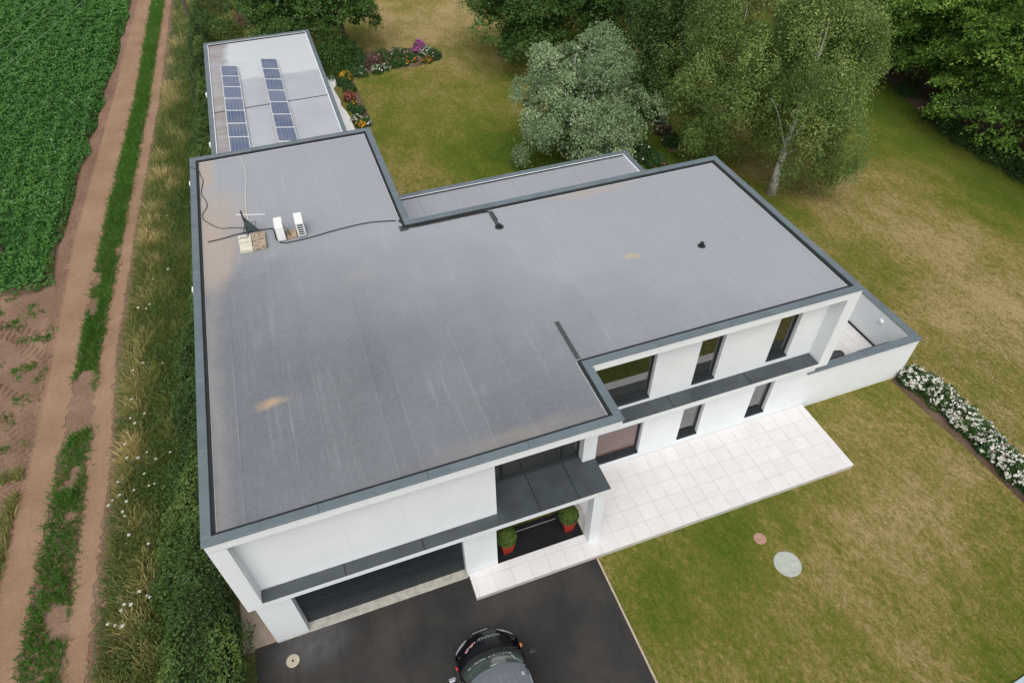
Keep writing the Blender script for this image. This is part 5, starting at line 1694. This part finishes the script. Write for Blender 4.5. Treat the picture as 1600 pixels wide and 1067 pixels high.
# fallen petals and daisies on the lawn by the roses
n = 900
x = 25.2+rng.random(n)**1.3*7; y = -3+rng.random(n)*7.5
ok = (vnoise(x, y, 1.2, 111) > 0.45) & (x > 25.3)
x, y = x[ok], y[ok]; n = len(x)
o = quads('fallen_petal', np.stack([x, y, np.full(n, -0.008)], 1), 0.02+0.025*rng.random(n), np.stack([rng.normal(size=n)*.15, rng.normal(size=n)*.15, np.ones(n)], 1), rng.random(n), 'petal_white', None, 0.9)
tag(o, 'white petals and daisies scattered over the lawn past the roses', 'petals', kind='stuff')

# short turf tufts giving the lawn its nap
def turf():
    n = 180000
    px = rng.random(n)*1700-20; py = 1080*rng.random(n)**0.9-5
    # even spread over what is in sight of the house surroundings
    D = np.stack([(px-800)/FPX, -(py-533.5)/FPX, np.ones(n)], 1)@np.array([tuple(rt2), tuple(up2), tuple(fw)])
    tt = (0-CZ)/D[:, 2]
    x = CX+D[:, 0]*tt; y = CY+D[:, 1]*tt
    ok = (y > -14) & (y < 70) & (x > 0) & (x < 60)
    ok &= ~((x < 10.15) & (y < 0.5)) & ~((x < 20.25) & (y > -0.55) & (y < 11)) & ~((x < 25.0) & (y > 2.4) & (y < 9.5)) & ~((x < 19.9) & (y > 10) & (y < 17.6)) & ~((x < 7.5) & (y < 41))
    x, y = x[ok], y[ok]; n = len(x)
    dist = np.sqrt((x-CX)**2+(y-CY)**2+CZ**2)
    tint = 0.5*vnoise(x, y, 0.5, 121)+0.3*vnoise(x, y, 2.3, 122)+0.35*(rng.random(n)-0.5)+0.12
    ln = (0.03+0.035*rng.random(n))*np.minimum(dist/24, 1.35)
    blades('turf_nap', x, y, -0.03, ln, 'grass_turf', tint, 'short tufted nap of green and straw blades over the lawn', 1.7, 0.42)


m_leaf('grass_turf', (0.092, 0.140, 0.017), (0.178, 0.178, 0.035), (0.432, 0.335, 0.146), 0.45)
turf()


# white wavy paving beside the low wing
pav = [(6.90, 39.2)]+[at(*p) for p in ((518, 118), (524, 126), (527, 132), (521, 140), (527, 150), (532, 158), (533, 166), (541, 175), (548, 186), (553, 200))]+[(8.4, 26.0), (6.90, 26.0)]
pv = MB().prism(pav, -0.04, 0.06).build('white_paving', 'white_paving'); tag(pv, 'white paving with a wavy edge beside the low wing', 'paving', kind='structure')

# ridges pressed by tractor tyres along the rut and over the headland
def treads():
    mb = MB()
    for y in np.arange(8.5, 46, 0.17):
        for s, off in ((-1, -0.18), (1, 0.16)):
            x = float(lx(LRL, y))+off-0.12
            a = s*0.5
            dx, dy = 0.13*math.cos(a), 0.13*math.sin(a)
            mb.add([(x-dx, y-dy-0.03, -0.02), (x+dx, y+dy-0.03, -0.02), (x+dx, y+dy+0.03, -0.02), (x-dx, y-dy+0.03, -0.02), (x-dx*0.9, y-dy, 0.022), (x+dx*0.9, y+dy, 0.022)],
                   [(0, 1, 5, 4), (2, 3, 4, 5), (1, 2, 5), (3, 0, 4)])
    for arc, (cx, cy, r0) in enumerate(((-14.5, 12.0, 7.4), (-14.5, 12.0, 8.0), (-15.2, 9.2, 7.0), (-14.0, 14.5, 5.4), (-13.2, 8.5, 4.6), (-13.0, 11.0, 4.9))):
        for k in range(60):
            th = -0.6+k*0.028*7/r0*1.6
            x, y = cx+r0*math.cos(th), cy+r0*math.sin(th)
            if x > float(lx(LRL, y))-0.1 or y < 8.5 or y > 20.5:
                continue
            ca, sa = math.cos(th+0.5), math.sin(th+0.5)
            L, w = 0.22, 0.045
            mb.add([(x-ca*L+sa*w, y-sa*L-ca*w, -0.03), (x+ca*L+sa*w, y+sa*L-ca*w, -0.03), (x+ca*L-sa*w, y+sa*L+ca*w, -0.03), (x-ca*L-sa*w, y-sa*L+ca*w, -0.03), (x-ca*L*.9, y-sa*L*.9, 0.04), (x+ca*L*.9, y+sa*L*.9, 0.04)],
                   [(0, 1, 5, 4), (2, 3, 4, 5), (1, 2, 5), (3, 0, 4)])
    o = mb.build('tyre_tread', 'field_soil')
    tag(o, 'soil ridges pressed by tractor tyres on the bare headland', 'tyre marks', kind='stuff')


treads()

# overhead wires across the field, with the poles that carry them
def wire_pt(px, py, z):
    x, y = at(px, py, z); return Vector((x, y, z))
poles = []
W1 = [(wire_pt(0, b, 7.0), wire_pt(a, 0, 7.0)) for a, b in ((67, 52), (100, 82), (133, 112))]
for i, (a, b) in enumerate(W1):
    d = (b-a)
    p0 = a-d*1.0; p1 = b+d*2.2
    pts = [p0+(p1-p0)*k/14 for k in range(15)]
    o = MB().tube(pts, 0.018, 5).build('overhead_wire', 'wire_pale')
    tag(o, ['pale overhead wire farthest out over the crop', 'pale overhead wire between the other two over the crop', 'pale overhead wire over the crop, the one nearest the track'][i], 'wire', 'overhead wires')
    poles.append((p0, p1))
for k, lab in ((0, 'wooden pole carrying the overhead wires at the near side of the field'), (1, 'wooden pole carrying the overhead wires far up the field')):
    c = sum((p[k] for p in poles), Vector())/3
    t = empty('utility_pole', (c.x, c.y, 0)); tag(t, lab, 'pole', 'poles of the overhead line')
    MB().tube([(0, 0, -0.05), (0, 0, 7.3)], [0.14, 0.10], 10).build('post', 'bark_brown', t)
    a, b = poles[0][k]-c, poles[2][k]-c
    ex = (b-a)*0.08
    MB().tube([(a.x-ex.x, a.y-ex.y, 6.9), (b.x+ex.x, b.y+ex.y, 6.9)], 0.06, 6).build('crossarm', 'bark_brown', t)
